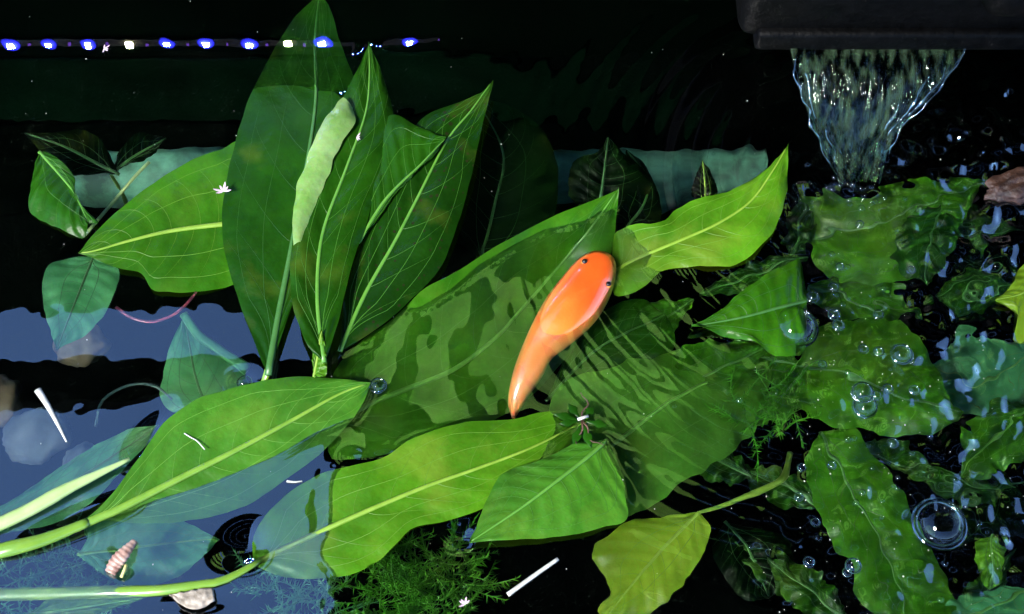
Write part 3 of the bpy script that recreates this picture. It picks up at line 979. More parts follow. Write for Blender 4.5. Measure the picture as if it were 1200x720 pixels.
# the tangle of submerged leaves on the right
for label, b_, t_, w1, w2, z, mt, sd_ in (
        ('ragged green submerged leaf right of the goldfish tail', (760, 470), (905, 405), 34, 40, -.045, 'mid', 41),
        ('green submerged leaf between the fish head and the tip pointing left', (715, 420), (812, 352), 24, 30, -.05, 'mid', 42),
        ('dark green submerged leaf below the stream foot', (945, 335), (1080, 372), 30, 34, -.06, 'mid', 43),
        ('narrow green submerged leaf left of the bubbles', (950, 430), (880, 500), 18, 22, -.05, 'mid', 44),
        ('dark submerged leaf behind the yellow leaf stem', (880, 560), (800, 520), 20, 24, -.07, 'leaf', 45),
        ('green submerged leaf under the touching pair of bubbles', (1010, 520), (1100, 560), 16, 22, -.08, 'leaf', 46),
        ('pale green submerged leaf right of the bubble group', (1085, 445), (1195, 420), 22, 30, -.06, 'mid', 47),
        ('deep green submerged leaf under the dark wood', (1110, 265), (1205, 275), 18, 26, -.08, 'leaf', 48),
        ('dim green submerged leaf at the bottom right of the long leaf', (1130, 720), (1190, 650), 24, 20, -.08, 'leaf', 49),
        ('dim green submerged leaf left of the long leaf foot', (990, 725), (900, 655), 22, 26, -.09, 'leaf', 50),
        ('green submerged leaf next to the stream foot on its left', (930, 300), (945, 225), 16, 16, -.06, 'leaf', 51),
        ('green submerged leaf between the bubble group and the wood', (1200, 330), (1085, 352), 24, 28, -.07, 'leaf', 53),
        ('green submerged leaf left of the long leaf top', (960, 590), (858, 545), 18, 22, -.08, 'leaf', 54),
        ('green submerged leaf between the long leaf and the right edge', (1195, 575), (1078, 560), 18, 22, -.09, 'leaf', 55),
        ('dim green submerged leaf under the yellow leaf', (960, 690), (850, 640), 18, 26, -.10, 'leaf', 56),
        ('green submerged leaf under the right end of the bright leaf', (945, 300), (820, 345), 16, 20, -.06, 'leaf', 57),
        ('mottled submerged leaf under the leaf tip pointing left', (945, 430), (842, 412), 20, 24, -.06, 'mid', 52)):
    B_, T_ = np.array(b_, float), np.array(t_, float)
    ax = T_ - B_
    nn_ = np.array([-ax[1], ax[0]]) / np.linalg.norm(ax)
    md = [tuple(B_ + ax * q) + (z,) for q in (0, .35, .7, 1)]
    le = [tuple(B_ + ax * q + nn_ * w1 * p_) + (z,) for q, p_ in ((0, 0), (.2, .75), (.45, 1), (.75, .65), (1, 0))]
    ri = [tuple(B_ + ax * q - nn_ * w2 * p_) + (z,) for q, p_ in ((0, 0), (.2, .75), (.45, 1), (.75, .65), (1, 0))]
    leaf(label, md, le, ri, mt, 'vein_dim', seed=sd_, rib=1.0, und=.004, ragged=.003, ruffle=.002)
for pts in ([(346, 262), (352, 214), (373, 158), (391, 127), (401, 112)], [(417, 146), (410, 162), (404, 176)], [(262, 208), (268, 190), (276, 176), (288, 178)], [(420, 66), (428, 52), (434, 47), (440, 56)], [(524, 326), (548, 308), (573, 293)]):
    WET += [tuple(p[:2]) for p in line([(a_, b_, 0) for a_, b_ in pts], 60)]

# ------------------------------------------------------------------ goldfish
def fish():
    lp = [(708, 295), (690, 297), (672, 310), (655, 330), (640, 350), (626, 375), (611, 408), (600, 440), (595, 470), (600, 491)]
    rp = [(708, 295), (721, 306), (721, 330), (708, 362), (691, 384), (666, 405), (647, 420), (635, 442), (618, 466), (604, 491)]
    n = 60
    zc = np.interp(np.linspace(0, 1, n), [0, .2, .5, .75, 1], [-.009, -.008, -.010, -.017, -.026])
    la = catmull(np.array(lp, float), n)
    ra = catmull(np.array(rp, float), n)
    sides = 28
    V, F = [], []
    ctr, wid = [], []
    for i in range(n):
        l, r = P(la[i][0], la[i][1], zc[i]), P(ra[i][0], ra[i][1], zc[i])
        ctr.append((l + r) / 2)
        wid.append((r - l) / 2)
    base = ctr[n // 2].copy()
    for i in range(n):
        w = np.linalg.norm(wid[i])
        u = i / (n - 1)
        hgt = max(w * 0.80, 0.0008) if u < 0.6 else w * (0.80 + 1.3 * (u - 0.6))
        for k in range(sides):
            a_ = 2 * math.pi * k / sides
            ca, sa = math.cos(a_), math.sin(a_)
            e = 0.86
            x = math.copysign(abs(ca) ** e, ca)
            z = math.copysign(abs(sa) ** 0.95, sa)
            V.append(ctr[i] + wid[i] * x + np.array([0, 0, hgt * z]) - base)
    for i in range(n - 1):
        for k in range(sides):
            k2 = (k + 1) % sides
            F.append((i * sides + k, i * sides + k2, (i + 1) * sides + k2, (i + 1) * sides + k))
    F.append(tuple(range(sides)))
    F.append(tuple((n - 1) * sides + k for k in range(sides))[::-1])
    m, nt, out = mat_new('goldfish_skin')
    L = nt.links.new
    tc = N(nt, 'ShaderNodeTexCoord')
    uvn = N(nt, 'ShaderNodeSeparateXYZ')
    L(tc.outputs['UV'], uvn.inputs[0])
    nz = N(nt, 'ShaderNodeTexNoise', Scale=45.0, Detail=4.0)
    L(tc.outputs['Object'], nz.inputs['Vector'])
    mp = N(nt, 'ShaderNodeMath', operation='MULTIPLY_ADD')
    L(nz.outputs['Fac'], mp.inputs[0])
    mp.inputs[1].default_value = 0.28
    L(uvn.outputs['X'], mp.inputs[2])
    r = ramp(nt, mp.outputs[0], [(0.10, (0.78, 0.13, 0.014)), (0.45, (0.76, 0.075, 0.008)), (0.72, (0.84, 0.17, 0.02)), (1.0, (0.90, 0.30, 0.10))])
    sep = ramp(nt, uvn.outputs['Y'], [(0.0, (1, 1, 1)), (0.16, (0, 0, 0)), (0.34, (0, 0, 0)), (0.5, (1, 1, 1))])
    mx = N(nt, 'ShaderNodeMix', data_type='RGBA')
    L(sep.outputs[0], mx.inputs[0])
    L(r.outputs[0], mx.inputs[6])
    mx.inputs[7].default_value = (0.88, 0.32, 0.09, 1)
    p = N(nt, 'ShaderNodeBsdfPrincipled', Roughness=0.3)
    p.inputs['Coat Weight'].default_value = 1.0
    p.inputs['Coat Roughness'].default_value = 0.05
    p.inputs['Coat IOR'].default_value = 1.7
    p.inputs['Subsurface Weight'].default_value = 0.25
    p.inputs['Subsurface Radius'].default_value = (0.008, 0.003, 0.001)
    p.inputs['Subsurface Scale'].default_value = 0.5
    L(mx.outputs[2], p.inputs['Base Color'])
    sc_ = N(nt, 'ShaderNodeTexVoronoi', Scale=420.0)
    L(tc.outputs['Object'], sc_.inputs['Vector'])
    bp = N(nt, 'ShaderNodeBump', Strength=0.12, Distance=0.0005)
    L(sc_.outputs['Distance'], bp.inputs['Height'])
    L(bp.outputs[0], p.inputs['Normal'])
    L(p.outputs[0], out.inputs['Surface'])
    uv = [(i / (n - 1), k / sides) for i in range(n) for k in range(sides)]
    root = link('goldfish', V, F, m, uv=uv)
    root.location = base
    tag(root, 'bright orange goldfish with two black eyes at the surface', 'fish')
    eye = plain_mat('fish_eye', (0.002, 0.002, 0.002), (0.004, 0.004, 0.004), 60, 0.08, 0)
    ringm = plain_mat('fish_eye_ring', (0.7, 0.2, 0.03), (0.8, 0.3, 0.05), 60, 0.3, 0)
    Vw = np.array(V) + base
    for (px, py) in ((684, 305), (715, 333)):
        # the eye sits on the skin: of the skin points seen near this direction take the highest
        d = ray(px, py)
        rel = Vw - CAM
        along = rel @ d
        off = np.linalg.norm(rel - along[:, None] * d, axis=1)
        near = np.where(off < np.sort(off)[14] + 1e-9)[0]
        c = Vw[near[np.argmin(along[near])]]
        eo = None
        for nm, rr, mt, dz in (('eye', 0.0023, ringm, -0.0006), ('pupil', 0.0020, eye, 0.0003)):
            bm = bmesh.new()
            bmesh.ops.create_uvsphere(bm, u_segments=16, v_segments=10, radius=rr)
            bm.verts.index_update()
            v = [np.array(q.co) + c + np.array([0, 0, dz]) - base for q in bm.verts]
            f = [[w.index for w in q.verts] for q in bm.faces]
            bm.free()
            eo = link(nm, v, f, mt, root if eo is None else eo)
    fin = leaf_mat('fish_fin', (0.75, 0.18, 0.03), (0.85, 0.30, 0.08), rough=0.3, trans=0.5)
    # tail fin bending down out of sight
    strip_part('tail_fin', [(602, 482, -.010), (604, 492, -.012), (603, 500, -.03)], [(602, 482, -.040), (602, 494, -.046), (600, 500, -.055)], fin, root, 12, 4, 0.0)


fish()

# ------------------------------------------------------------------ water mesh
nx, ny = 820, 560
gx = np.linspace(-0.62, 0.62, nx)
gy = np.linspace(-0.33, WALL_Y - 0.001, ny)
X, Y = np.meshgrid(gx, gy)
Z = height(X, Y)
# the surface climbs a little where leaves and fish break it
men = np.zeros_like(Z)
dx, dy = gx[1] - gx[0], gy[1] - gy[0]
K = 6
ox, oy = np.meshgrid(np.arange(-K, K + 1), np.arange(-K, K + 1))
for (x, y) in WET:
    i0, j0 = int(round((x - gx[0]) / dx)), int(round((y - gy[0]) / dy))
    if K <= i0 < nx - K and K <= j0 < ny - K:
        d = np.hypot(gx[i0 - K:i0 + K + 1][None, :] - x, gy[j0 - K:j0 + K + 1][:, None] - y)
        sl = (slice(j0 - K, j0 + K + 1), slice(i0 - K, i0 + K + 1))
        men[sl] = np.maximum(men[sl], np.exp(-(d / 0.0026) ** 1.5))
for _ in range(2):
    men[1:-1, 1:-1] = (men[1:-1, 1:-1] * 2 + men[:-2, 1:-1] + men[2:, 1:-1] + men[1:-1, :-2] + men[1:-1, 2:]) / 6
Z = Z + men * 0.0006
me = bpy.data.meshes.new('water')
co = np.stack([X, Y, Z], -1).reshape(-1, 3).astype(np.float32)
outer = [(-1.1, -0.95, 0), (1.1, -0.95, 0), (1.1, WALL_Y - 0.001, 0), (-1.1, WALL_Y - 0.001, 0)]
n0 = len(co)
idx = np.arange(nx * ny).reshape(ny, nx)
quads = np.stack([idx[:-1, :-1], idx[:-1, 1:], idx[1:, 1:], idx[1:, :-1]], -1).reshape(-1, 4)
border = [outer[0], outer[1], outer[2], outer[3]]
co = np.vstack([co, np.array(border, np.float32)])
faces = [tuple(q) for q in quads.tolist()]
faces.append(tuple([n0 + 0, n0 + 1] + idx[0, ::-1].tolist()))                 # front apron
faces.append(tuple([n0 + 1, n0 + 2] + idx[::-1, -1].tolist()))
faces.append(tuple([n0 + 3, n0 + 0] + idx[:, 0].tolist()))
me.from_pydata(co.tolist(), [], faces)
me.polygons.foreach_set('use_smooth', [True] * len(me.polygons))
me.materials.append(M['water'])
water = bpy.data.objects.new('water', me)
water['kind'] = 'structure'
C.objects.link(water)

# ------------------------------------------------------------------ filter outlet, stream
pm = plain_mat('black_plastic', (0.0003, 0.0003, 0.0003), (0.002, 0.002, 0.002), 110, 0.5, 0.9, 0.0014, spec=0.06)
fb = empty('filter_box', P(1030, 58, 0.075))
tag(fb, 'black plastic filter box pouring water at the top right', 'filter')
b0 = np.array(fb.location)
xl = P(866, 40, 0.09)[0]
v, f = box(xl, xl + 0.42, b0[1] + 0.004, b0[1] + 0.14, 0.078, 0.16, 0.012)
link('housing', np.array(v) - b0, f, pm, fb)
v, f = box(xl + 0.012, xl + 0.40, b0[1] - 0.002, b0[1] + 0.03, 0.0745, 0.093, 0.004)
link('lip', np.array(v) - b0, f, pm, fb)
v, f = box(xl + 0.155, xl + 0.43, b0[1] - 0.010, b0[1] + 0.06, 0.112, 0.150, 0.014)
link('lid', np.array(v) - b0, f, pm, fb)
v, f = box(xl - 0.004, xl + 0.43, b0[1] + 0.002, b0[1] + 0.15, 0.1605, 0.172, 0.004)
link('cover', np.array(v) - b0, f, pm, fb)
sm_ = water_mat('falling_water', 0.012, (0.72, 0.88, 0.76), bump=1.0, bscale=70.0, stretch=(2.4, 0.7, 0.7), milk=0.34)


def stream():
    top_l, top_r = P(926, 62, .076), P(1138, 62, .076)
    bot_l, bot_r = P(982, 212, 0), P(1030, 212, 0)
    n, m = 70, 60
    V, F = [], []
    for side in (0, 1):
        for i in range(n):
            s = i / (n - 1)
            fall = s ** 0.62                          # forward throw while falling
            for c in range(m + 1):
                t = c / m
                # the sheet narrows towards its foot
                xl_ = top_l[0] + (bot_l[0] - top_l[0]) * (s ** 1.3)
                xr_ = top_r[0] + (bot_r[0] - top_r[0]) * (1 - (1 - s) ** 2.3) + 0.004 * math.sin(s * 7) * (1 - s)
                x = xl_ + (xr_ - xl_) * t
                y = top_l[1] + (bot_l[1] - top_l[1]) * fall
                z = top_l[2] * (1 - s ** 1.15)
                rim = math.exp(-((t - 0.03) / 0.05) ** 2) + math.exp(-((t - 0.95) / 0.07) ** 2)
                st = noise.noise(Vector((t * 9 + 3.5 * s, s * 3.0, side * 5))) * 0.0026 + noise.noise(Vector((t * 24 - 5 * s, s * 7, 9 + side))) * 0.0016 + noise.noise(Vector((t * 50 + 6 * s, s * 16, 19 + side))) * 0.0007
                th = 0.0014 + 0.0032 * rim + st * (0.35 + 0.65 * min(1, s * 4))
                sg = 1 if side == 0 else -1
                V.append((x + 0.001 * noise.noise(Vector((s * 9, t * 4, 2))), y - sg * th * 0.8 + 0.014 * (1 - s) ** 4 - 0.008 * math.sin(math.pi * t) * s * (1 - s) * 3, z + sg * th * 0.5 + 0.002 * (1 - s)))
    mm = m + 1
    o = n * mm
    for i in range(n - 1):
        for c in range(m):
            a_ = i * mm + c
            F.append((a_, a_ + 1, a_ + mm + 1, a_ + mm))
            F.append((o + a_, o + a_ + mm, o + a_ + mm + 1, o + a_ + 1))
        for c, fl in ((0, 0), (m, 1)):
            a_ = i * mm + c
            q = (a_, a_ + mm, o + a_ + mm, o + a_)
            F.append(q if not fl else q[::-1])
    base = np.array(V).mean(0)
    r = link('water_stream', np.array(V) - base, F, sm_)
    r.location = base
    Vn = np.array(V)
    glint = water_mat('stream_glint', 0.16, (0.9, 0.97, 0.93))  # strands added along the sheet to catch bright highlights
    for c, (s0, s1), off in ((0, (0.08, 0.85), .001), (4, (0.15, 0.45), .003), (9, (0.5, 0.8), .003), (m, (0.05, 0.75), .001), (m - 5, (0.1, 0.42), .003), (m - 8, (0.16, 0.6), .003), (m - 15, (0.3, 0.5), .003)):
        pts, rd = [], []
        for i in range(int(s0 * n), int(s1 * n)):
            p_ = Vn[i * mm + c] + np.array([0.004 * noise.noise(Vector((i * .13, c * 1.7, 0))), -off, off * .5])
            pts.append(p_ - base)
            rd.append(0.0012 * (0.15 + 1.9 * abs(noise.noise(Vector((i * .16, c * 2.0, 5))))))
        v_, f_ = tube_mesh(pts, rd, 8)
        link('glint_strand', v_, f_, glint, r)
    tag(r, 'clear rippling sheet of water falling from the black filter box', 'water stream')


stream()

# ------------------------------------------------------------------ bubbles
def sphere_data(name, seg=24, rings=16, mat=None):
    bm = bmesh.new()
    bmesh.ops.create_uvsphere(bm, u_segments=seg, v_segments=rings, radius=1)
    bmesh.ops.delete(bm, geom=[v for v in bm.verts if v.co.z < -0.2], context='VERTS')
    me = bpy.data.meshes.new(name)
    bm.to_mesh(me)
    bm.free()
    me.polygons.foreach_set('use_smooth', [True] * len(me.polygons))
    me.materials.append(mat)
    return me


def ring_data(name, minor, mat, seg=36):
    V, F = [], []
    for k in range(seg):
        a_ = 2 * math.pi * k / seg
        for j in range(8):
            b_ = 2 * math.pi * j / 8
            r = 1 + minor * math.cos(b_)
            V.append((r * math.cos(a_), r * math.sin(a_), minor * math.sin(b_)))
    for k in range(seg):
        for j in range(8):
            F.append((k * 8 + j, ((k + 1) % seg) * 8 + j, ((k + 1) % seg) * 8 + (j + 1) % 8, k * 8 + (j + 1) % 8))
    me = bpy.data.meshes.new(name)
    me.from_pydata(V, [], F)
    me.polygons.foreach_set('use_smooth', [True] * len(me.polygons))
    me.materials.append(mat)
    return me


BUB = sphere_data('bubble_wall', 32, 20, M['film'])
RING = ring_data('bubble_ring', 0.13, M['drop'])


def bubble(px, py, r_px, label, group=None, ring=True):
    c = P(px, py, 0)
    z = float(height(np.array([c[0]]), np.array([c[1]]))[0])
    r = r_px * PX
    o = bpy.data.objects.new('bubble', BUB)
    C.objects.link(o)
    o.location = (c[0], c[1], z + r * 0.12)
    o.scale = (r, r, r * 0.86)
    tag(o, label, 'bubble', group)
    if ring:
        k = bpy.data.objects.new('meniscus', RING)
        C.objects.link(k)
        k.parent = o
        k.location = (0, 0, -0.10)
        k.scale = (1.0, 1.0, 0.9)
    return o


bubble(932, 383, 25, 'big bubble on the leaf with tip pointing left')
bubble(1102, 613, 27, 'largest round bubble ringed by dark water at lower right')
bubble(1055, 418, 12, 'medium bubble on the rippled leaf, right of a smaller pair')
bubble(1010, 462, 12, 'upper bubble of the touching pair on the rippled leaf')
bubble(1014, 477, 13, 'lower bubble of the touching pair on the rippled leaf')
bubble(1000, 663, 8, 'bubble on the long leaf at the lower right')
bubble(923, 407, 6, 'small bubble under the rim of the big bubble')
bubble(953, 347, 7, 'small bubble right above the big bubble')
bubble(978, 335, 6, 'small bubble below the pair near the stream foot')
bubble(286, 447, 8, 'bubble at the foot of the tall upright leaf')
bubble(336, 286, 6, 'tiny bubble on the midrib of the tall leaf')
bubble(443, 452, 9, 'bubble beside the tip of the large floating leaf')
small = [(rng.gauss(1003, 30), rng.gauss(226, 13), rng.uniform(2.2, 5)) for _ in range(26)] + [(984, 313, 5), (993, 314, 4), (1069, 315, 5), (977, 370, 7), (982, 383, 7), (981, 345, 4), (988, 357, 4), (1030, 368, 6), (1011, 411, 6), (1029, 414, 6), (1069, 426, 4), (1040, 457, 6), (1026, 466, 6), (1048, 464, 3), (1070, 460, 6),
         (992, 440, 4), (1008, 443, 3), (964, 427, 5), (1042, 435, 3), (993, 516, 4), (1000, 515, 4), (1017, 524, 3), (1046, 520, 6), (1056, 526, 3), (1069, 531, 4), (1090, 511, 4), (1043, 540, 3), (975, 545, 5), (1022, 549, 3), (940, 548, 5), (936, 583, 5),
         (1010, 578, 4), (1003, 589, 4), (956, 612, 5), (959, 631, 4), (948, 659, 6), (993, 671, 5), (1047, 570, 3), (1177, 624, 5), (880, 641, 3), (1119, 562, 4), (866, 470, 4), (790, 478, 3), (1108, 660, 4), (1102, 703, 4), (1148, 613, 3), (1034, 587, 3), (1051, 573, 3),
         (970, 362, 4), (944, 398, 4), (1034, 340, 4), (1008, 262, 5), (975, 298, 4), (1052, 560, 3), (1033, 607, 3)]
for px, py, r in small:
    if py < 375:
        q = ('tiny air bubble floating between the stream foot and the big bubble', 'tiny bubbles below the stream')
    elif py < 500 and px > 940:
        q = ('tiny air bubble floating over the rippled leaf with the touching pair', 'tiny bubbles over the rippled leaf')
    else:
        q = ('tiny air bubble in the dark lower right water or over the long leaf', 'tiny bubbles at the lower right')
    bubble(px, py, r * 0.95, *q, r >= 5)

# ------------------------------------------------------------------ driftwood, floating debris
bark = plain_mat('wet_bark', (0.018, 0.009, 0.006), (0.11, 0.055, 0.036), 70, 0.35, 1.0, 0.004, detail=8, lo=0.35, hi=0.65)


def lump(name, label, cat, px, py, z, size, rot, mat, amp=0.25, freq=2.2, seed=0, sub=4):
    bm = bmesh.new()
    bmesh.ops.create_icosphere(bm, subdivisions=sub, radius=1)
    for v in bm.verts:
        n_ = noise.noise(v.co * freq + Vector((seed, 0, 0))) + 0.5 * noise.noise(v.co * freq * 2.7 + Vector((0, seed, 0)))
        v.co *= 1 + amp * n_
        v.co = Vector((v.co.x * size[0], v.co.y * size[1], v.co.z * size[2]))
    me = bpy.data.meshes.new(name)
    bm.to_mesh(me)
    bm.free()
    me.polygons.foreach_set('use_smooth', [True] * len(me.polygons))
    me.materials.append(mat)
    o = bpy.data.objects.new(name, me)
    C.objects.link(o)
    o.location = P(px, py, z)
    o.rotation_euler = rot
    if label:
        tag(o, label, cat)
    return o


lump('driftwood', 'wet brown piece of wood at the right edge', 'wood', 1192, 219, .004, (.026, .012, .009), (0, .1, .35), bark, .35, 2.0, 3)
stone_m = plain_mat('pale_stone', (0.03, 0.045, 0.05), (0.09, 0.12, 0.12), 30, 0.8, 0.4)
lump('stone', 'round pale stone under water at the left edge', 'stone', 42, 512, -.12, (.024, .02, .014), (0, 0, .3), stone_m, .2, 1.6, 1)
lump('stone', 'small pale stone under water beside the round stone', 'stone', 95, 540, -.13, (.014, .012, .01), (0, 0, .9), stone_m, .2, 1.6, 5)
lump('stone', 'yellowish stone under water below the hanging pale leaf', 'stone', 95, 405, -.13, (.02, .016, .012), (0, 0, .2), plain_mat('ochre_stone', (.05, .045, .02), (.12, .10, .05), 30, .8, .4), .2, 1.6, 8)
lump('stone', 'brownish stone under water at the left edge near the white sliver', 'stone', 4, 470, -.12, (.014, .02, .012), (0, 0, .2), plain_mat('brown_stone', (.04, .03, .015), (.10, .08, .04), 30, .8, .4), .2, 1.6, 9)


def husk():
    m = plain_mat('husk_brown', (0.16, 0.06, 0.04), (0.55, 0.38, 0.30), 120, 0.4, 0.6, 0.001)
    pts = line([(129, 672, .001), (136, 660, .002), (146, 648, .003), (158, 634, .001)], 30)
    b_ = pts[15].copy()
    rad = [(0.0022 + 0.0030 * math.sin(math.pi * min(1, 0.15 + i / 29 * 0.9)) * (1 - 0.35 * i / 29)) * (1 + 0.10 * math.sin(i * 1.9)) for i in range(30)]
    v, f = tube_mesh(pts - b_, rad, 12, 0.7)
    r = link('husk', v, f, m)
    r.location = b_
    tag(r, 'brown segmented husk floating below the thick leaf stems', 'debris')
    v, f = tube_mesh(line([(142, 677, .002), (146, 668, .003), (148, 662, .002)], 8) - b_, 0.0011, 6)
    link('sliver', v, f, plain_mat('yellow_sliver', (.5, .45, .12), (.6, .55, .2), 60, .5, 0), r)


husk()


def scrap(name, label, outline_l, outline_r, mat, cat='debris', n=22, m=8, crink=0.0016):
    l, r = line(outline_l, n), line(outline_r, n)
    b_ = (l[0] + r[-1]) / 2
    V = []
    for i in range(n):
        for c in range(m + 1):
            p = l[i] + (r[i] - l[i]) * c / m
            V.append(p + np.array([0, 0, crink * noise.noise(Vector((i * .5, c * .7, len(label))))]) - b_)
    F = [(i * (m + 1) + c, i * (m + 1) + c + 1, (i + 1) * (m + 1) + c + 1, (i + 1) * (m + 1) + c) for i in range(n - 1) for c in range(m)]
    o = link(name, V, F, mat)
    o.location = b_
    so = o.modifiers.new('thickness', 'SOLIDIFY')
    so.thickness = 0.0007
    tag(o, label, cat)
    return o


dry = plain_mat('dry_leaf', (0.10, 0.08, 0.055), (0.42, 0.36, 0.29), 110, 0.6, 0.8, 0.001)
scrap('dry_scrap', 'greyish brown scrap of dead leaf against the bottom stem', [(199, 697, .002), (215, 694, .004), (235, 690, .004), (250, 690, .002)], [(199, 697, .002), (212, 709, .003), (232, 714, .003), (252, 704, .002)], dry)
whitem = plain_mat('white_debris', (0.28, 0.28, 0.23), (0.60, 0.60, 0.54), 140, 0.5, 0.3)


def twig(name, label, pts, r0, r1, mat, z=0.001, cat='debris'):
    pp = line([(a_, b_, z) for a_, b_ in pts], 16)
    c = pp[8].copy()
    v, f = tube_mesh(pp - c, np.linspace(r0, r1, 16), 8, 0.6)
    o = link(name, v, f, mat)
    o.location = c
    return tag(o, label, cat)


twig('straw_sliver', 'short white sliver floating near the bottom centre', [(595, 697), (624, 676), (654, 655)], .0015, .0012, whitem)
twig('straw_sliver', 'curved white sliver floating in the left mirror water', [(44, 457), (55, 474), (66, 494), (78, 518)], .0024, .0006, whitem)
twig('straw_sliver', 'fine white scrap lying on the large floating leaf', [(216, 508), (224, 513), (231, 517), (240, 527)], .0004, .0004, whitem, .0085)
twig('straw_sliver', 'tiny white thread right of the floating leaf by its lower edge', [(336, 564), (345, 565), (354, 564)], .0008, .0004, whitem, .001)
twig('pink_reflection', 'thin pinkish reflection built as an arc under water at the left', [(136, 360), (155, 373), (180, 377), (205, 368), (226, 348), (236, 330)], .0011, .0011, plain_mat('pink_reflection', (.20, .04, .06), (.26, .06, .08), 40, .4, 0), -.05, 'hose')  # pinkish mirrored arc, built as a tube under the surface
twig('pale_hose', 'faint pale hose arching under water at the left', [(112, 500), (120, 470), (150, 452), (180, 452), (202, 468)], .0010, .0010, plain_mat('pale_hose', (.04, .08, .06), (.06, .11, .08), 40, .4, 0), -.05, 'hose')
twig('dark_stem', 'pale stem crossing under the left leaf', [(100, 275), (130, 240), (160, 205), (175, 190)], .0014, .0014, M['stem_pale'], -.03, 'stem')
twig('twig', 'dim blue green twig under water at left centre', [(215, 368), (232, 392), (250, 405), (268, 418), (290, 432)], .003, .004, M['teal'], -.03, 'twig')

petal_m = plain_mat('petal_pink_white', (0.36, 0.22, 0.30), (0.62, 0.52, 0.56), 90, 0.5, 0)


def flower(label, px, py, z, size, petals, rot):
    c = P(px, py, z)
    r = empty('blossom', c)
    tag(r, label, 'flower')
    for k in range(petals):
        a_ = rot + (k - petals / 2) * 0.72 + rng.uniform(-.25, .25)
        V = []
        lk = size * (0.6 + 0.55 * rng.random())
        for s, w in ((0, .06), (.35, .13), (.7, .12), (1, .02)):
            d = np.array([math.cos(a_), math.sin(a_), 0.25 * s])
            q = np.array([-math.sin(a_), math.cos(a_), 0])
            V += [d * s * lk - q * w * size, d * s * lk + np.array([0, 0, .05 * size]), d * s * lk + q * w * size]
        F = [(i * 3 + j, i * 3 + j + 1, (i + 1) * 3 + j + 1, (i + 1) * 3 + j) for i in range(3) for j in range(2)]
        link('petal', V, F, petal_m, r)


flower('tiny pinkish blossom on the left edge of the tall leaf', 262, 224, .012, .0065, 6, 2.4)
flower('small white petal cluster floating below the mirrored lights', 122, 57, .001, .0045, 5, 0.2)
flower('tiny white blossom floating on the dark water at bottom centre', 545, 708, .001, .0048, 5, 2.6)
flower('little white fleck caught on the curled pale margin', 418, 161, .02, .004, 4, 0.0)


def sprig():
    c = P(682, 494, .001)
    r = empty('floating_sprig', c)
    tag(r, 'dark little water sprig floating below the goldfish tail', 'plant')
    for k, (ang, ln) in enumerate(((2.9, .016), (3.3, .012), (-1.9, .016), (-1.3, .017), (-.2, .015), (.9, .010), (2.2, .012))):
        d = np.array([math.cos(ang), math.sin(ang), 0])
        q = np.array([-math.sin(ang), math.cos(ang), 0])
        V, F = [], []
        for i in range(7):
            s = i / 6
            w = .0032 * math.sin(math.pi * min(1, .08 + s * .95)) * (0.5 if s < .4 else 1)
            cpt = d * (.003 + s * ln) + np.array([0, 0, .001 + .0006 * math.sin(3 * s)])
            V += [cpt - q * w, cpt + np.array([0, 0, .0006]), cpt + q * w]
        for i in range(6):
            for j in range(2):
                F.append((i * 3 + j, i * 3 + j + 1, (i + 1) * 3 + j + 1, (i + 1) * 3 + j))
        link('leaflet', V, F, M['deep'], r)
    for k, (ang, ln) in enumerate(((1.4, .02), (-1.7, .024), (-1.1, .022))):
        pts = [np.array([math.cos(ang + .2 * math.sin(i)), math.sin(ang + .2 * math.sin(i)), 0]) * ln * i / 8 + np.array([0, 0, .0015]) for i in range(9)]
        v, f = tube_mesh(pts, [.0007 - .00005 * i for i in range(9)], 5)
        link('rootlet', v, f, bark, r)
    v, f = tube_mesh([np.array([-.003, 0, .003]), np.array([0, .001, .0034]), np.array([.004, .0025, .003])], .0011, 6)
    link('white_fleck', v, f, whitem, r)


sprig()

# ------------------------------------------------------------------ feathery water weed
weed_m = leaf_mat('weed_green', (0.05, 0.24, 0.012), (0.11, 0.36, 0.025), trans=0.3)
weed_p = leaf_mat('weed_pale', (0.09, 0.32, 0.11), (0.16, 0.42, 0.17), trans=0.3)


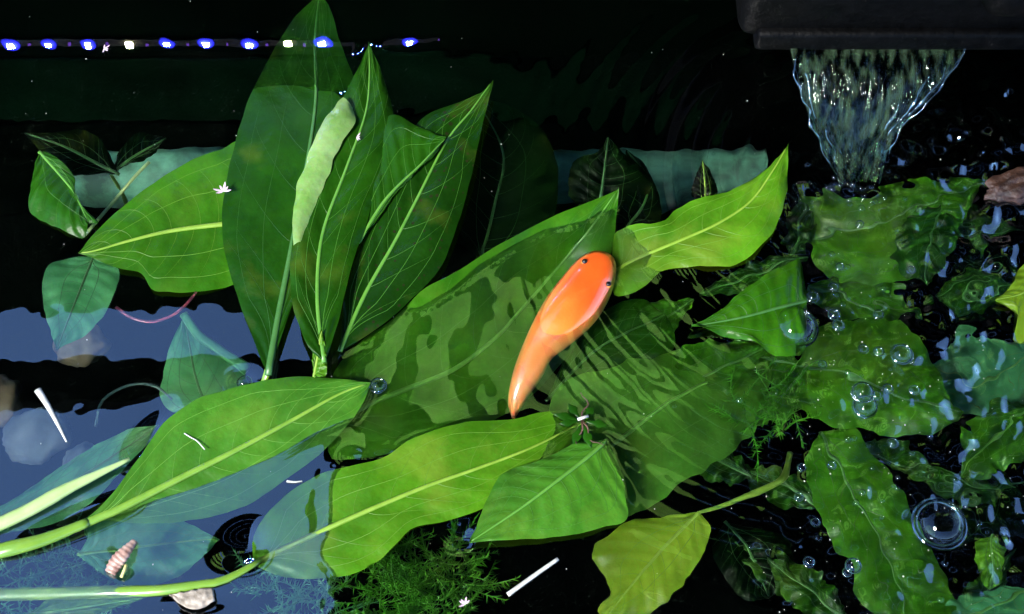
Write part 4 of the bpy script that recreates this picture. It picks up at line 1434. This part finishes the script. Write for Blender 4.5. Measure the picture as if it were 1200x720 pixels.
def weed(label, px0, px1, py0, py1, z0, z1, count, mat, seed):
    r_ = random.Random(seed)
    c = P((px0 + px1) / 2, (py0 + py1) / 2, (z0 + z1) / 2)
    root = empty('feather_weed', c)
    tag(root, label, 'water plant')
    SV, NV = [], []
    for k in range(count):
        p = P(r_.uniform(px0, px1), r_.uniform(py0, py1), r_.uniform(z0, z1)) - c
        ang = r_.uniform(0, 6.28)
        d = np.array([math.cos(ang), math.sin(ang), r_.uniform(-.2, .6)])
        d /= np.linalg.norm(d)
        ln = r_.uniform(.018, .034)
        bend = np.array([r_.uniform(-1, 1), r_.uniform(-1, 1), r_.uniform(-.5, .5)]) * .012
        path = [p + d * ln * s + bend * s * s for s in np.linspace(0, 1, 8)]
        SV.append(tube_mesh(path, [.0006 - .00005 * i for i in range(8)], 4))
        for j in range(26):
            s = 0.08 + 0.92 * j / 25
            b_ = p + d * ln * s + bend * s * s
            v1 = np.array([r_.gauss(0, 1), r_.gauss(0, 1), r_.gauss(0, .7)])
            v1 -= d * v1.dot(d) * 0.6
            v1 /= np.linalg.norm(v1) + 1e-6
            tip = b_ + v1 * r_.uniform(.004, .0075) * (1.1 - .6 * s) + d * .003
            sd2 = np.cross(v1, [0.3, 0.2, 1]) 
            sd2 = sd2 / (np.linalg.norm(sd2) + 1e-6) * .0006
            NV.append(([b_ - sd2, b_ + sd2, tip], [(0, 1, 2)]))
    v, f = join(SV)
    o = link('stem', v, f, mat, root)
    v, f = join(NV)
    o = link('needles', v, f, mat, root, kind='stuff')


weed('bright green feathery water weed under the surface at bottom centre', 430, 545, 645, 725, -.045, -.010, 130, weed_m, 1)
weed('blurred green feathery weed at the bottom near the floating leaf', 300, 400, 668, 730, -.06, -.02, 40, weed_p, 2)
weed('pale feathery weed under water in the lower left corner', -10, 130, 640, 730, -.09, -.04, 60, weed_p, 3)
weed('small tuft of feathery weed in the rippled water at centre right', 860, 925, 455, 510, -.04, -.02, 26, weed_m, 4)

# ------------------------------------------------------------------ dust on the water
V, F = [], []
for k in range(190):
    px, py = (rng.uniform(0, 1200), rng.uniform(0, 720)) if k % 2 else (rng.uniform(880, 1200), rng.uniform(380, 720))
    c = P(px, py, 0)
    z = float(height(np.array([c[0]]), np.array([c[1]]))[0])
    r = rng.choice([.0002, .0003, .0004, .0006])
    o = len(V)
    s = rng.uniform(0, 6.28)
    for j in range(5):
        V.append((c[0] + r * math.cos(s + j * 1.256) * rng.uniform(.5, 1.2), c[1] + r * math.sin(s + j * 1.256), z + .0004))
    V.append((c[0], c[1], z + .0009))
    for j in range(5):
        F.append((o + j, o + (j + 1) % 5, o + 5))
dst = link('floating_dust', V, F, whitem, kind='stuff')
tag(dst, 'fine white dust specks scattered on the water', 'dust')
